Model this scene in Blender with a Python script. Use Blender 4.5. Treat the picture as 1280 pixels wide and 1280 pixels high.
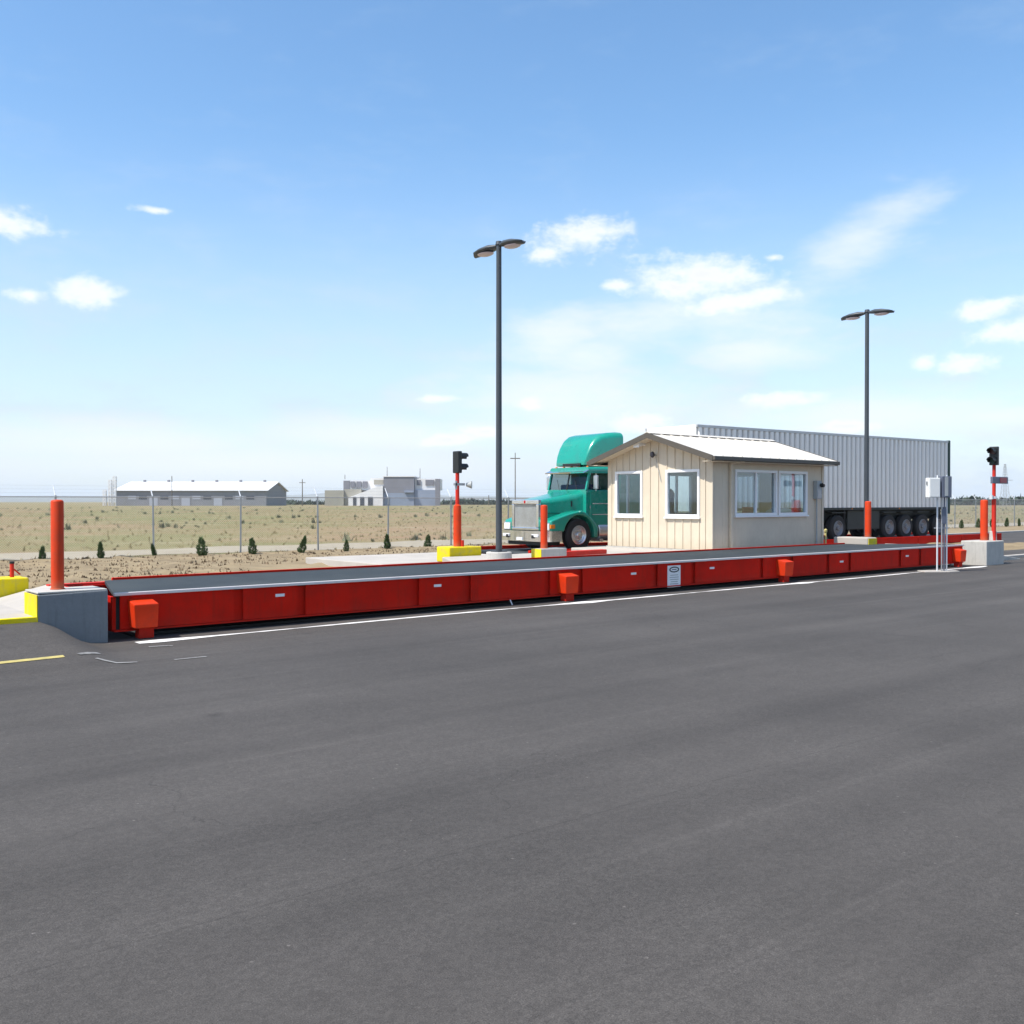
import bpy, bmesh, math, random
import numpy as np
from mathutils import Vector, Matrix, Euler
R = math.radians
random.seed(7); rng = np.random.default_rng(7)
for o in list(bpy.data.objects): bpy.data.objects.remove(o)
scn = bpy.context.scene
col = scn.collection

# ------------------------------------------------------------------ camera
EYE = 1.85; FPX = 1244.0; AZ = R(50.2)
PITCH = math.atan(13 / FPX)
fw = Vector((math.cos(AZ), math.sin(AZ), 0)); rt = Vector((math.sin(AZ), -math.cos(AZ), 0))
cf = fw * math.cos(PITCH) - Vector((0, 0, math.sin(PITCH))); cu = rt.cross(cf)
CAM = Vector((0, 0, EYE))
cd = bpy.data.cameras.new('camera'); cam = bpy.data.objects.new('camera', cd); col.objects.link(cam)
cd.sensor_width = 36; cd.lens = FPX / 1280 * 36; cd.clip_start = .1; cd.clip_end = 60000
cam.matrix_world = Matrix.Translation(CAM) @ Matrix((rt, cu, -cf)).transposed().to_4x4()
scn.camera = cam
def ray(x, y): return cf + rt * ((x - 640) / FPX) - cu * ((y - 640) / FPX)
def G(x, y, z=0.0):
    d = ray(x, y); return CAM + d * ((z - EYE) / d.z)
def GY(x, y, Y):
    d = ray(x, y); return CAM + d * (Y / d.y)
def GX(x, y, X):
    d = ray(x, y); return CAM + d * (X / d.x)
def GD(x, y, depth): return CAM + ray(x, y) * depth

# ------------------------------------------------------------------ sky and sun
SUN_EL = R(57); SUN_AZ = R(9)          # sun stands over -X, a little behind the scale
sdir = Vector((-math.cos(SUN_EL) * math.cos(SUN_AZ), math.cos(SUN_EL) * math.sin(SUN_AZ), math.sin(SUN_EL)))
sd = bpy.data.lights.new('sun', 'SUN'); sd.energy = 4.3; sd.angle = R(.53); sd.color = (1, .955, .88)
sun = bpy.data.objects.new('sun', sd); col.objects.link(sun)
sun.rotation_euler = (-sdir).to_track_quat('-Z', 'Y').to_euler(); sun.location = (0, 0, 60)
scn.view_settings.view_transform = 'Standard'; scn.view_settings.look = 'None'
scn.view_settings.gamma = 1; scn.view_settings.exposure = .56
scn.view_settings.use_curve_mapping = False

scn.cycles.max_bounces = 7; scn.cycles.diffuse_bounces = 3; scn.cycles.glossy_bounces = 3; scn.cycles.volume_bounces = 1
world = bpy.data.worlds.new('World'); scn.world = world; world.use_nodes = True
world.cycles.sampling_method = 'MANUAL'; world.cycles.sample_map_resolution = 512
def make_world():
    nt = world.node_tree; N = nt.nodes; L = nt.links; N.clear()
    out = N.new('ShaderNodeOutputWorld'); bg = N.new('ShaderNodeBackground'); bg.inputs[1].default_value = .15
    sky = N.new('ShaderNodeTexSky'); sky.sky_type = 'NISHITA'; sky.sun_disc = False
    sky.sun_elevation = SUN_EL; sky.sun_rotation = math.atan2(sdir.x, sdir.y)
    sky.air_density = 1.0; sky.dust_density = .9; sky.ozone_density = 1.6; sky.altitude = 300
    hsv = N.new('ShaderNodeHueSaturation'); hsv.inputs['Hue'].default_value = .496; hsv.inputs['Saturation'].default_value = 1.16; hsv.inputs['Value'].default_value = 1.04; L.new(sky.outputs[0], hsv.inputs['Color'])
    tc = N.new('ShaderNodeTexCoord'); dirv = tc.outputs['Generated']
    def noise(scale, detail, sc=(1, 1, 1), rough=.6):
        m = N.new('ShaderNodeMapping'); m.inputs['Scale'].default_value = sc; L.new(dirv, m.inputs[0])
        n = N.new('ShaderNodeTexNoise'); n.inputs['Scale'].default_value = scale; n.inputs['Detail'].default_value = detail
        n.inputs['Roughness'].default_value = rough; L.new(m.outputs[0], n.inputs[0]); return n.outputs[0]
    def mth(op, a, b=None, c=None):
        n = N.new('ShaderNodeMath'); n.operation = op
        for i, v in enumerate((a, b, c)):
            if v is None: continue
            if isinstance(v, (int, float)): n.inputs[i].default_value = v
            else: L.new(v, n.inputs[i])
        return n.outputs[0]
    def ramp(v, a, b):
        n = N.new('ShaderNodeMapRange'); n.interpolation_type = 'SMOOTHSTEP'
        n.inputs[1].default_value = a; n.inputs[2].default_value = b; L.new(v, n.inputs[0]); return n.outputs[0]
    def blobs(lst):
        acc = None
        for d, wa, hb, tilt in lst:
            d = d.normalized(); r = d.cross(Vector((0, 0, 1))).normalized(); u = r.cross(d)
            r2 = r * math.cos(tilt) + u * math.sin(tilt); u2 = u * math.cos(tilt) - r * math.sin(tilt)
            q = []
            for ax, k in ((r2, wa), (u2, hb)):
                dp = N.new('ShaderNodeVectorMath'); dp.operation = 'DOT_PRODUCT'; L.new(dirv, dp.inputs[0]); dp.inputs[1].default_value = ax / k; q.append(dp.outputs['Value'])
            v = mth('MULTIPLY_ADD', q[1], q[1], mth('MULTIPLY', q[0], q[0]))
            acc = v if acc is None else mth('SMOOTH_MIN', acc, v, .12)
        acc = mth('POWER', mth('MAXIMUM', acc, 0.), .5)
        back = N.new('ShaderNodeVectorMath'); back.operation = 'DOT_PRODUCT'; L.new(dirv, back.inputs[0]); back.inputs[1].default_value = cf
        acc = mth('ADD', acc, mth('MULTIPLY', mth('LESS_THAN', back.outputs['Value'], .3), 50.))   # these stand in front only
        return acc
    # cumulus seen in the photograph: pixel centre, full width, full height, tilt
    dense = [(722, 297, 112, 44, .22), (690, 316, 50, 20, 0), (880, 342, 150, 40, -.05), (850, 358, 120, 24, 0), (925, 378, 105, 22, .1), (960, 370, 40, 20, 0),
             (108, 368, 74, 30, 0), (37, 369, 40, 17, 0), (12, 278, 80, 28, 0), (195, 263, 50, 9, 0), (1237, 384, 76, 22, .15), (1258, 416, 90, 26, .05),
             (1212, 453, 68, 22, 0), (1153, 452, 34, 17, 0), (985, 498, 84, 18, 0), (664, 505, 38, 18, 0), (548, 499, 50, 11, 0), (770, 357, 50, 13, 0),
             (560, 549, 90, 15, .1), (805, 527, 80, 24, 0), (600, 540, 50, 14, 0), (1060, 533, 90, 14, 0), (968, 322, 26, 9, 0)]
    thin = [(690, 425, 130, 80, .2), (735, 445, 120, 50, 0), (1085, 292, 170, 60, .5), (700, 500, 330, 90, 0), (950, 440, 160, 40, 0), (160, 555, 420, 55, 0), 
            (900, 400, 240, 60, 0), (480, 545, 380, 50, 0), (1100, 520, 420, 60, 0), (300, 580, 700, 60, 0), (1250, 520, 160, 30, 0), (870, 395, 300, 70, .1), (640, 540, 300, 40, 0)]
    DL = [(ray(x, y), w * .56 / FPX, h * .6 / FPX, t) for x, y, w, h, t in dense]
    TL = [(ray(x, y), w * .6 / FPX, h * .6 / FPX, t) for x, y, w, h, t in thin]
    n1 = noise(26, 6, (1, 1, 1.9), .6); n2 = noise(9, 6, (1, 1, 3.2), .62); n3 = noise(70, 3, (1, 1, 1.4), .6)
    nd = mth('ADD', mth('MULTIPLY', mth('SUBTRACT', n1, .5), 2.3), mth('MULTIPLY', mth('SUBTRACT', n3, .5), .9))
    e1 = mth('SUBTRACT', mth('SUBTRACT', 1.0, blobs(DL)), mth('MULTIPLY', nd, -1))
    # the same scattered fair-weather cumulus goes on all the way round, where the photograph does not look
    dc = N.new('ShaderNodeVectorMath'); dc.operation = 'DOT_PRODUCT'; L.new(dirv, dc.inputs[0]); dc.inputs[1].default_value = cf
    big = noise(4.2, 3, (1, 1, 2.6), .5)
    e3 = mth('ADD', mth('MULTIPLY', mth('SUBTRACT', big, .585), 9.), mth('MULTIPLY', nd, .5))
    e1 = mth('MAXIMUM', e1, mth('SUBTRACT', e3, mth('MULTIPLY', ramp(dc.outputs['Value'], .76, .84), 9.)))
    md = ramp(e1, -.2, .95)
    e2 = mth('SUBTRACT', mth('SUBTRACT', 1.0, blobs(TL)), mth('MULTIPLY', mth('SUBTRACT', n2, .5), -2.2))
    mt = mth('MULTIPLY', ramp(e2, -.3, 1.05), .64)
    # high veil, thickest towards the horizon, all round
    sx = N.new('ShaderNodeSeparateXYZ'); L.new(dirv, sx.inputs[0]); zz = sx.outputs[2]
    veil = mth('MULTIPLY', ramp(zz, .36, .03), mth('ADD', .6, mth('MULTIPLY', ramp(n2, .35, .75), .3)))
    veil = mth('ADD', veil, mth('MULTIPLY', ramp(n2, .5, .8), .12))
    a = veil
    mx = N.new('ShaderNodeMix'); mx.data_type = 'RGBA'; L.new(a, mx.inputs[0]); L.new(hsv.outputs[0], mx.inputs[6]); mx.inputs[7].default_value = (3.1, 3.68, 4.42, 1)
    mx1 = N.new('ShaderNodeMix'); mx1.data_type = 'RGBA'; L.new(mt, mx1.inputs[0]); L.new(mx.outputs[2], mx1.inputs[6]); mx1.inputs[7].default_value = (4.7, 4.85, 5.1, 1)
    shade = N.new('ShaderNodeMix'); shade.data_type = 'RGBA'; L.new(ramp(e1, .2, 1.2), shade.inputs[0])
    shade.inputs[6].default_value = (5.2, 5.3, 5.45, 1); shade.inputs[7].default_value = (4.5, 4.55, 4.7, 1)
    mx2 = N.new('ShaderNodeMix'); mx2.data_type = 'RGBA'; L.new(mth('MULTIPLY', md, .93), mx2.inputs[0]); L.new(mx1.outputs[2], mx2.inputs[6]); L.new(shade.outputs[2], mx2.inputs[7])
    L.new(mx2.outputs[2], bg.inputs[0]); L.new(bg.outputs[0], out.inputs[0])
make_world()

# ------------------------------------------------------------------ materials
M = {}
def mat(name, c, rough=.6, metal=0., var=.12, scale=3., bump=0., bscale=40., spec=.5, coat=0., stretch=(1, 1, 1), dirt=None, dscale=1.2, damt=.5, streak=None, samt=.5, splash=None):
    m = bpy.data.materials.new(name); m.use_nodes = True; nt = m.node_tree; N = nt.nodes; L = nt.links
    b = N['Principled BSDF']; b.inputs['Roughness'].default_value = rough; b.inputs['Metallic'].default_value = metal
    b.inputs['Specular IOR Level'].default_value = spec; b.inputs['Coat Weight'].default_value = coat; b.inputs['Coat Roughness'].default_value = .08
    tc = N.new('ShaderNodeTexCoord'); mp = N.new('ShaderNodeMapping'); mp.inputs['Scale'].default_value = stretch; L.new(tc.outputs['Object'], mp.inputs[0])
    n = N.new('ShaderNodeTexNoise'); n.inputs['Scale'].default_value = scale; n.inputs['Detail'].default_value = 8; n.inputs['Roughness'].default_value = .65; L.new(mp.outputs[0], n.inputs[0])
    mr = N.new('ShaderNodeMapRange'); mr.inputs[1].default_value = .3; mr.inputs[2].default_value = .7; L.new(n.outputs[0], mr.inputs[0])
    x = N.new('ShaderNodeMix'); x.data_type = 'RGBA'; L.new(mr.outputs[0], x.inputs[0])
    x.inputs[6].default_value = (*[k * (1 - var) for k in c], 1); x.inputs[7].default_value = (*[k * (1 + var) for k in c], 1)
    cout = x.outputs[2]
    if dirt:
        n2 = N.new('ShaderNodeTexNoise'); n2.inputs['Scale'].default_value = dscale; n2.inputs['Detail'].default_value = 10; n2.inputs['Roughness'].default_value = .7; L.new(mp.outputs[0], n2.inputs[0])
        r2 = N.new('ShaderNodeMapRange'); r2.inputs[1].default_value = .48; r2.inputs[2].default_value = .72; r2.inputs[4].default_value = damt; L.new(n2.outputs[0], r2.inputs[0])
        x2 = N.new('ShaderNodeMix'); x2.data_type = 'RGBA'; L.new(r2.outputs[0], x2.inputs[0]); L.new(cout, x2.inputs[6]); x2.inputs[7].default_value = (*dirt, 1); cout = x2.outputs[2]
    if streak:                       # run-off streaks and scuffs, stretched downwards
        mp3 = N.new('ShaderNodeMapping'); mp3.inputs['Scale'].default_value = (5, 5, .5); L.new(tc.outputs['Object'], mp3.inputs[0])
        n3 = N.new('ShaderNodeTexNoise'); n3.inputs['Scale'].default_value = 3; n3.inputs['Detail'].default_value = 9; n3.inputs['Roughness'].default_value = .7; L.new(mp3.outputs[0], n3.inputs[0])
        r3 = N.new('ShaderNodeMapRange'); r3.inputs[1].default_value = .52; r3.inputs[2].default_value = .74; r3.inputs[4].default_value = samt; L.new(n3.outputs[0], r3.inputs[0])
        x3 = N.new('ShaderNodeMix'); x3.data_type = 'RGBA'; L.new(r3.outputs[0], x3.inputs[0]); L.new(cout, x3.inputs[6]); x3.inputs[7].default_value = (*streak, 1); cout = x3.outputs[2]
    if splash:                       # road dust thrown up from the ground: colour, z of the dust line, amount
        sp = N.new('ShaderNodeSeparateXYZ'); L.new(tc.outputs['Object'], sp.inputs[0])
        n4 = N.new('ShaderNodeTexNoise'); n4.inputs['Scale'].default_value = 5; n4.inputs['Detail'].default_value = 8; n4.inputs['Roughness'].default_value = .7; L.new(tc.outputs['Object'], n4.inputs[0])
        ad = N.new('ShaderNodeMath'); ad.operation = 'MULTIPLY_ADD'; L.new(n4.outputs[0], ad.inputs[0]); ad.inputs[1].default_value = -splash[1] * 1.6; L.new(sp.outputs[2], ad.inputs[2])
        r4 = N.new('ShaderNodeMapRange'); r4.inputs[1].default_value = splash[1] * .5; r4.inputs[2].default_value = -splash[1] * .7; r4.inputs[4].default_value = splash[2]; L.new(ad.outputs[0], r4.inputs[0])
        x4 = N.new('ShaderNodeMix'); x4.data_type = 'RGBA'; L.new(r4.outputs[0], x4.inputs[0]); L.new(cout, x4.inputs[6]); x4.inputs[7].default_value = (*splash[0], 1); cout = x4.outputs[2]
    L.new(cout, b.inputs['Base Color'])
    rm = N.new('ShaderNodeMapRange'); rm.inputs[3].default_value = max(0, rough - .08); rm.inputs[4].default_value = min(1, rough + .08); L.new(n.outputs[0], rm.inputs[0]); L.new(rm.outputs[0], b.inputs['Roughness'])
    if bump:
        bn = N.new('ShaderNodeTexNoise'); bn.inputs['Scale'].default_value = bscale; bn.inputs['Detail'].default_value = 6; L.new(tc.outputs['Object'], bn.inputs[0])
        bp = N.new('ShaderNodeBump'); bp.inputs['Strength'].default_value = bump; bp.inputs['Distance'].default_value = .02; L.new(bn.outputs[0], bp.inputs['Height']); L.new(bp.outputs[0], b.inputs['Normal'])
    M[name] = m; return m
mat('red_steel', (.54, .013, .005), .65, spec=.06, var=.14, scale=1.3, bump=.03, dirt=(.22, .02, .012), dscale=2.2, damt=.45, streak=(.2, .022, .012), samt=.5, splash=((.3, .06, .04), .2, .25))
mat('orange_paint', (.60, .046, .008), .55, spec=.2, var=.1, scale=2, bump=.03, dirt=(.34, .06, .025), dscale=5, damt=.55, streak=(.3, .05, .02), samt=.4, splash=((.3, .15, .08), .12, .5))
mat('cover_paint', (.62, .036, .006), .55, spec=.15, var=.1, dirt=(.35, .04, .02), dscale=4, damt=.5)
mat('red_pipe', (.55, .03, .018), .55, spec=.2, var=.12, dirt=(.2, .04, .03), damt=.3)
mat('deck_steel', (.034, .041, .044), .75, spec=.25, var=.22, scale=1.1, bump=.2, bscale=60, dirt=(.06, .066, .064), dscale=.8, damt=.55)
mat('edge_paint', (.62, .58, .56), .55, var=.15, scale=3, dirt=(.35, .25, .22), dscale=3, damt=.4)
mat('white_paint', (.78, .77, .74), .5, var=.05)
mat('concrete', (.46, .44, .40), .88, var=.12, scale=1.5, bump=.25, bscale=35, dirt=(.3, .285, .26), dscale=1.1, damt=.6, streak=(.25, .235, .21), samt=.55)
mat('concrete_new', (.42, .385, .34), .9, var=.1, scale=1.2, bump=.2, bscale=35, dirt=(.32, .29, .255), dscale=.9, damt=.5)
mat('concrete_shaded', (.2, .21, .215), .9, var=.15, scale=1.4, bump=.3, bscale=30, dirt=(.14, .15, .155), dscale=1.5, damt=.6, streak=(.12, .125, .12), samt=.5)  # darker copy of concrete; shade of the front face put into colour
mat('yellow_paint', (.74, .58, .01), .65, spec=.15, var=.1, scale=2.5, bump=.2, bscale=35, dirt=(.42, .36, .12), dscale=5, damt=.75, streak=(.35, .3, .1), samt=.5)
mat('pale_yellow', (.6, .52, .2), .6)
mat('pole_paint', (.05, .058, .066), .45, var=.1, spec=.5)
mat('lamp_glass', (.62, .52, .55), .3, var=.05)
mat('black', (.012, .013, .013), .45, var=.2)
mat('rubber', (.018, .018, .019), .85, var=.25, scale=6)
mat('shade_black', (.03, .03, .03), .9)  # near-black base colour holds the shade under the scale
mat('siding', (.62, .535, .41), .6, spec=.3, var=.05, scale=1.2, dirt=(.47, .41, .32), dscale=.9, damt=.4, streak=(.42, .36, .27), samt=.35, splash=((.40, .32, .22), .3, .45))
mat('roof_metal', (.67, .62, .54), .45, var=.05, scale=.8, dirt=(.5, .44, .35), damt=.5)
mat('fascia', (.085, .072, .056), .5, var=.1)
mat('vinyl', (.8, .8, .79), .4, var=.03)
mat('interior_wall', (.5, .48, .44), .9, var=.05)
mat('plywood', (.42, .33, .24), .7, var=.2, scale=4)
mat('teal', (.004, .27, .195), .28, var=.08, scale=1, coat=.6, dirt=(.03, .2, .155), dscale=2.5, damt=.6, splash=((.13, .17, .13), .55, .45))
mat('chrome', (.85, .85, .86), .12, .95, var=.06)
mat('alloy', (.62, .63, .65), .32, .9, var=.08)
mat('grille_bar', (.5, .5, .5), .4, .3, var=.1)
mat('trailer_skin', (.86, .83, .785), .45, 0, var=.06, scale=.7, dirt=(.6, .58, .55), dscale=.8, damt=.4, stretch=(1.5, 1.5, .3))
mat('trailer_skin_shaded', (.50, .485, .465), .45, 0, var=.08, scale=.7)  # darker copy of the skin; shade between the ribs put into colour
mat('trailer_dark', (.022, .026, .025), .6, var=.2)
mat('trailer_green', (.012, .045, .032), .5, var=.1)
mat('rim_steel', (.2, .21, .23), .5, .5, var=.2, scale=6)
mat('amber', (.7, .2, .01), .25, var=.05)
mat('tail_red', (.45, .01, .01), .3, var=.05)
mat('lens_red', (.06, .008, .008), .3, var=.1)
mat('galv', (.42, .43, .44), .45, .7, var=.12, scale=6)
mat('galv_white', (.66, .67, .68), .45, .2, var=.06)
mat('box_white', (.72, .72, .69), .5, var=.04)
mat('box_blue', (.13, .145, .19), .45, .3, var=.1)
mat('elec_grey', (.34, .36, .36), .5, var=.08)
mat('display_red', (.4, .035, .05), .4, var=.1)
mat('sign_white', (.74, .75, .76), .4, var=.04)
mat('sign_black', (.03, .03, .04), .5)
mat('bark', (.09, .06, .04), .9, var=.3, scale=20)
mat('shrub_green', (.045, .085, .022), .75, var=.45, scale=9)
mat('sage', (.20, .20, .115), .85, var=.35, scale=.5)
mat('dry_grass', (.33, .27, .135), .85, var=.35, scale=.25)
mat('mulch', (.2, .145, .09), .95, var=.4, scale=6)
mat('far_tree', (.035, .052, .03), .9, var=.4, scale=.05)
mat('hill_land', (.16, .16, .12), 1, var=.25, scale=.002)
mat('ware_wall', (.23, .235, .25), .7, var=.12, scale=.15, dirt=(.17, .175, .19), dscale=.3)
mat('ware_door', (.36, .38, .43), .6, var=.06)
mat('ware_roof', (.8, .8, .79), .5, var=.04)
mat('ind_grey', (.2, .2, .225), .7, var=.08, scale=.2)
mat('ind_tan', (.33, .31, .26), .8, var=.08, scale=.2)
mat('ind_white', (.72, .71, .70), .6, var=.06, scale=.2)
mat('ind_blue', (.24, .28, .36), .6, var=.08, scale=.2)
mat('ind_pane', (.06, .065, .08), .3)
mat('wood_pole', (.14, .12, .1), .9, var=.2)
mat('chair_red', (.4, .05, .05), .7)
mat('blue_cloth', (.03, .05, .12), .8)
mat('screen', (.015, .016, .02), .2)
mat('monitor_grey', (.3, .3, .3), .5)

def glass(name, tint, refl=1.):
    m = bpy.data.materials.new(name); m.use_nodes = True; nt = m.node_tree; N = nt.nodes; L = nt.links
    N.remove(N['Principled BSDF']); o = N['Material Output']
    t = N.new('ShaderNodeBsdfTransparent'); t.inputs[0].default_value = (*tint, 1)
    g = N.new('ShaderNodeBsdfGlossy'); g.inputs['Roughness'].default_value = .015; g.inputs[0].default_value = (.92, .96, 1, 1)
    lw = N.new('ShaderNodeLayerWeight'); lw.inputs[0].default_value = .5
    pw = N.new('ShaderNodeMath'); pw.operation = 'POWER'; pw.inputs[1].default_value = 5; L.new(lw.outputs['Facing'], pw.inputs[0])
    k = N.new('ShaderNodeMath'); k.operation = 'MULTIPLY_ADD'; k.inputs[1].default_value = .9 * refl; k.inputs[2].default_value = .045 * refl; L.new(pw.outputs[0], k.inputs[0])
    x = N.new('ShaderNodeMixShader'); L.new(k.outputs[0], x.inputs[0]); L.new(t.outputs[0], x.inputs[1]); L.new(g.outputs[0], x.inputs[2]); L.new(x.outputs[0], o.inputs[0]); M[name] = m
glass('window_glass', (.82, .89, .92), 2.2); glass('cab_glass', (.5, .56, .55), .8)

def asphalt_mat():
    m = bpy.data.materials.new('asphalt'); m.use_nodes = True; nt = m.node_tree; N = nt.nodes; L = nt.links; b = N['Principled BSDF']
    tc = N.new('ShaderNodeTexCoord')
    def nz(scale, det, sc=(1, 1, 1), rot=0., rough=.6):
        mp = N.new('ShaderNodeMapping'); mp.inputs['Scale'].default_value = sc; mp.inputs['Rotation'].default_value = (0, 0, rot); L.new(tc.outputs['Object'], mp.inputs[0])
        n = N.new('ShaderNodeTexNoise'); n.inputs['Scale'].default_value = scale; n.inputs['Detail'].default_value = det; n.inputs['Roughness'].default_value = rough; L.new(mp.outputs[0], n.inputs[0]); return n.outputs[0]
    def rg(v, a, b_, c, d):
        r = N.new('ShaderNodeMapRange'); L.new(v, r.inputs[0])
        for i, q in enumerate((a, b_, c, d)): r.inputs[i + 1].default_value = q
        return r.outputs[0]
    def mul(a, b_):
        k = N.new('ShaderNodeMath'); k.operation = 'MULTIPLY'; L.new(a, k.inputs[0]); L.new(b_, k.inputs[1]); return k.outputs[0]
    f = rg(nz(170, 3), .3, .7, .62, 1.38)
    f = mul(f, rg(nz(.35, 6), .3, .7, .86, 1.13))
    f = mul(f, rg(nz(1., 5, (.035, 1.1, 1), .06), .35, .7, .92, 1.13))
    f = mul(f, rg(nz(1., 6, (.05, 3.2, 1), -.05, .7), .55, .72, 1., 1.25))
    f = mul(f, rg(nz(1., 5, (.16, .5, 1), .5), .3, .72, .93, 1.08))
    f = mul(f, rg(nz(3.5, 6, (1, 1, 1), 0, .75), .7, .8, 1., .72))
    f = mul(f, rg(nz(6, 4), .3, .7, .95, 1.05))
    v = N.new('ShaderNodeTexVoronoi'); v.inputs['Scale'].default_value = 95; L.new(tc.outputs['Object'], v.inputs[0])
    f = mul(f, rg(v.outputs[0], 0, .35, 1.35, .94))
    v2 = N.new('ShaderNodeTexVoronoi'); v2.inputs['Scale'].default_value = 48; L.new(tc.outputs['Object'], v2.inputs[0])
    sv = N.new('ShaderNodeSeparateColor'); L.new(v2.outputs['Color'], sv.inputs[0]); f = mul(f, rg(sv.outputs[0], 0, 1, .89, 1.12))
    sp = N.new('ShaderNodeSeparateXYZ'); L.new(tc.outputs['Object'], sp.inputs[0])
    def mt2(op, a, b_=None, c=None):
        n = N.new('ShaderNodeMath'); n.operation = op
        for i, q in enumerate((a, b_, c)):
            if q is None: continue
            if isinstance(q, (int, float)): n.inputs[i].default_value = q
            else: L.new(q, n.inputs[i])
        return n.outputs[0]
    # paving seams about every 3.7 m, wandering a little, and wheel paths beside them
    yy = mt2('MULTIPLY_ADD', nz(.5, 4), .12, sp.outputs[1]); fr = mt2('FRACT', mt2('MULTIPLY', mt2('ADD', yy, 1.3), 1 / 3.7)); ds = mt2('ABSOLUTE', mt2('SUBTRACT', fr, .5))
    f = mul(f, rg(mt2('ADD', ds, mt2('MULTIPLY', nz(9, 4), .006)), .003, .006, .8, 1.))
    wp = mt2('ABSOLUTE', mt2('SUBTRACT', mt2('ABSOLUTE', mt2('SUBTRACT', fr, .0)), .5)); f = mul(f, rg(mt2('ABSOLUTE', mt2('SUBTRACT', ds, .26)), .0, .1, .93, 1.02))
    # oil drips and sparse pale grit
    v3 = N.new('ShaderNodeTexVoronoi'); v3.inputs['Scale'].default_value = .75; L.new(tc.outputs['Object'], v3.inputs[0])
    f = mul(f, rg(mt2('MULTIPLY_ADD', nz(14, 4), .12, v3.outputs[0]), .09, .15, .68, 1.))
    v4 = N.new('ShaderNodeTexVoronoi'); v4.inputs['Scale'].default_value = 5.5; L.new(tc.outputs['Object'], v4.inputs[0]); f = mul(f, rg(v4.outputs[0], .03, .055, 1.9, 1.))
    # hairline cracks in some patches only
    dm = N.new('ShaderNodeMapping'); L.new(tc.outputs['Object'], dm.inputs[0]); wv = N.new('ShaderNodeTexNoise'); wv.inputs['Scale'].default_value = 1.4; wv.inputs['Detail'].default_value = 6; L.new(tc.outputs['Object'], wv.inputs[0])
    va = N.new('ShaderNodeVectorMath'); va.operation = 'MULTIPLY_ADD'; L.new(wv.outputs['Color'], va.inputs[0]); va.inputs[1].default_value = (.9, .9, 0); L.new(dm.outputs[0], va.inputs[2])
    v5 = N.new('ShaderNodeTexVoronoi'); v5.feature = 'DISTANCE_TO_EDGE'; v5.inputs['Scale'].default_value = .28; L.new(va.outputs[0], v5.inputs[0])
    f = mul(f, mt2('MAXIMUM', rg(v5.outputs[0], .0008, .0022, .78, 1.), rg(nz(.18, 3), .5, .56, 1., .0)))
    cb = N.new('ShaderNodeMix'); cb.data_type = 'RGBA'; cb.blend_type = 'MULTIPLY'; cb.inputs[0].default_value = 1; cb.inputs[6].default_value = (.068, .0615, .056, 1); L.new(f, cb.inputs[7])
    L.new(cb.outputs[2], b.inputs['Base Color']); b.inputs['Roughness'].default_value = .88; b.inputs['Specular IOR Level'].default_value = .3
    bp = N.new('ShaderNodeBump'); bp.inputs['Strength'].default_value = .35; bp.inputs['Distance'].default_value = .006; L.new(nz(130, 4), bp.inputs['Height']); L.new(bp.outputs[0], b.inputs['Normal'])
    M['asphalt'] = m
asphalt_mat()
def field_mat():
    m = bpy.data.materials.new('field_soil'); m.use_nodes = True; nt = m.node_tree; N = nt.nodes; L = nt.links; b = N['Principled BSDF']
    tc = N.new('ShaderNodeTexCoord')
    def nz(scale, det, sc=(1, 1, 1)):
        mp = N.new('ShaderNodeMapping'); mp.inputs['Scale'].default_value = sc; L.new(tc.outputs['Object'], mp.inputs[0])
        n = N.new('ShaderNodeTexNoise'); n.inputs['Scale'].default_value = scale; n.inputs['Detail'].default_value = det; n.inputs['Roughness'].default_value = .65; L.new(mp.outputs[0], n.inputs[0]); return n.outputs[0]
    def mix(fac, c1, c2, a=.4, b_=.6):
        r = N.new('ShaderNodeMapRange'); r.inputs[1].default_value = a; r.inputs[2].default_value = b_; L.new(fac, r.inputs[0])
        x = N.new('ShaderNodeMix'); x.data_type = 'RGBA'; L.new(r.outputs[0], x.inputs[0])
        for i, c in ((6, c1), (7, c2)):
            if isinstance(c, tuple): x.inputs[i].default_value = (*c, 1)
            else: L.new(c, x.inputs[i])
        return x.outputs[2]
    c = mix(nz(.03, 8), (.275, .215, .12), (.19, .19, .08))
    c = mix(nz(.045, 7, (1, 1.6, 1)), c, (.32, .205, .13), .45, .68)
    c = mix(nz(.02, 6, (1.3, 1, 1)), c, (.19, .205, .085), .5, .68)
    c = mix(nz(.16, 8), c, (.36, .31, .2), .52, .75)
    c = mix(nz(.9, 8), c, (.17, .17, .085), .55, .8)
    c = mix(nz(7., 5), c, (.2, .17, .1), .55, .85)
    L.new(c, b.inputs['Base Color']); b.inputs['Roughness'].default_value = 1; b.inputs['Specular IOR Level'].default_value = .1
    bp = N.new('ShaderNodeBump'); bp.inputs['Strength'].default_value = .6; bp.inputs['Distance'].default_value = .12; L.new(nz(2.5, 8), bp.inputs['Height']); L.new(bp.outputs[0], b.inputs['Normal'])
    M['field_soil'] = m
field_mat()
mat('dirt', (.235, .175, .095), .98, var=.28, scale=1.1, bump=.9, bscale=9, dirt=(.32, .25, .145), dscale=.5, damt=.7)
mat('gravel', (.35, .30, .22), .98, var=.15, scale=1.5, bump=.5, bscale=20, dirt=(.29, .245, .16), dscale=.3)

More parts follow.
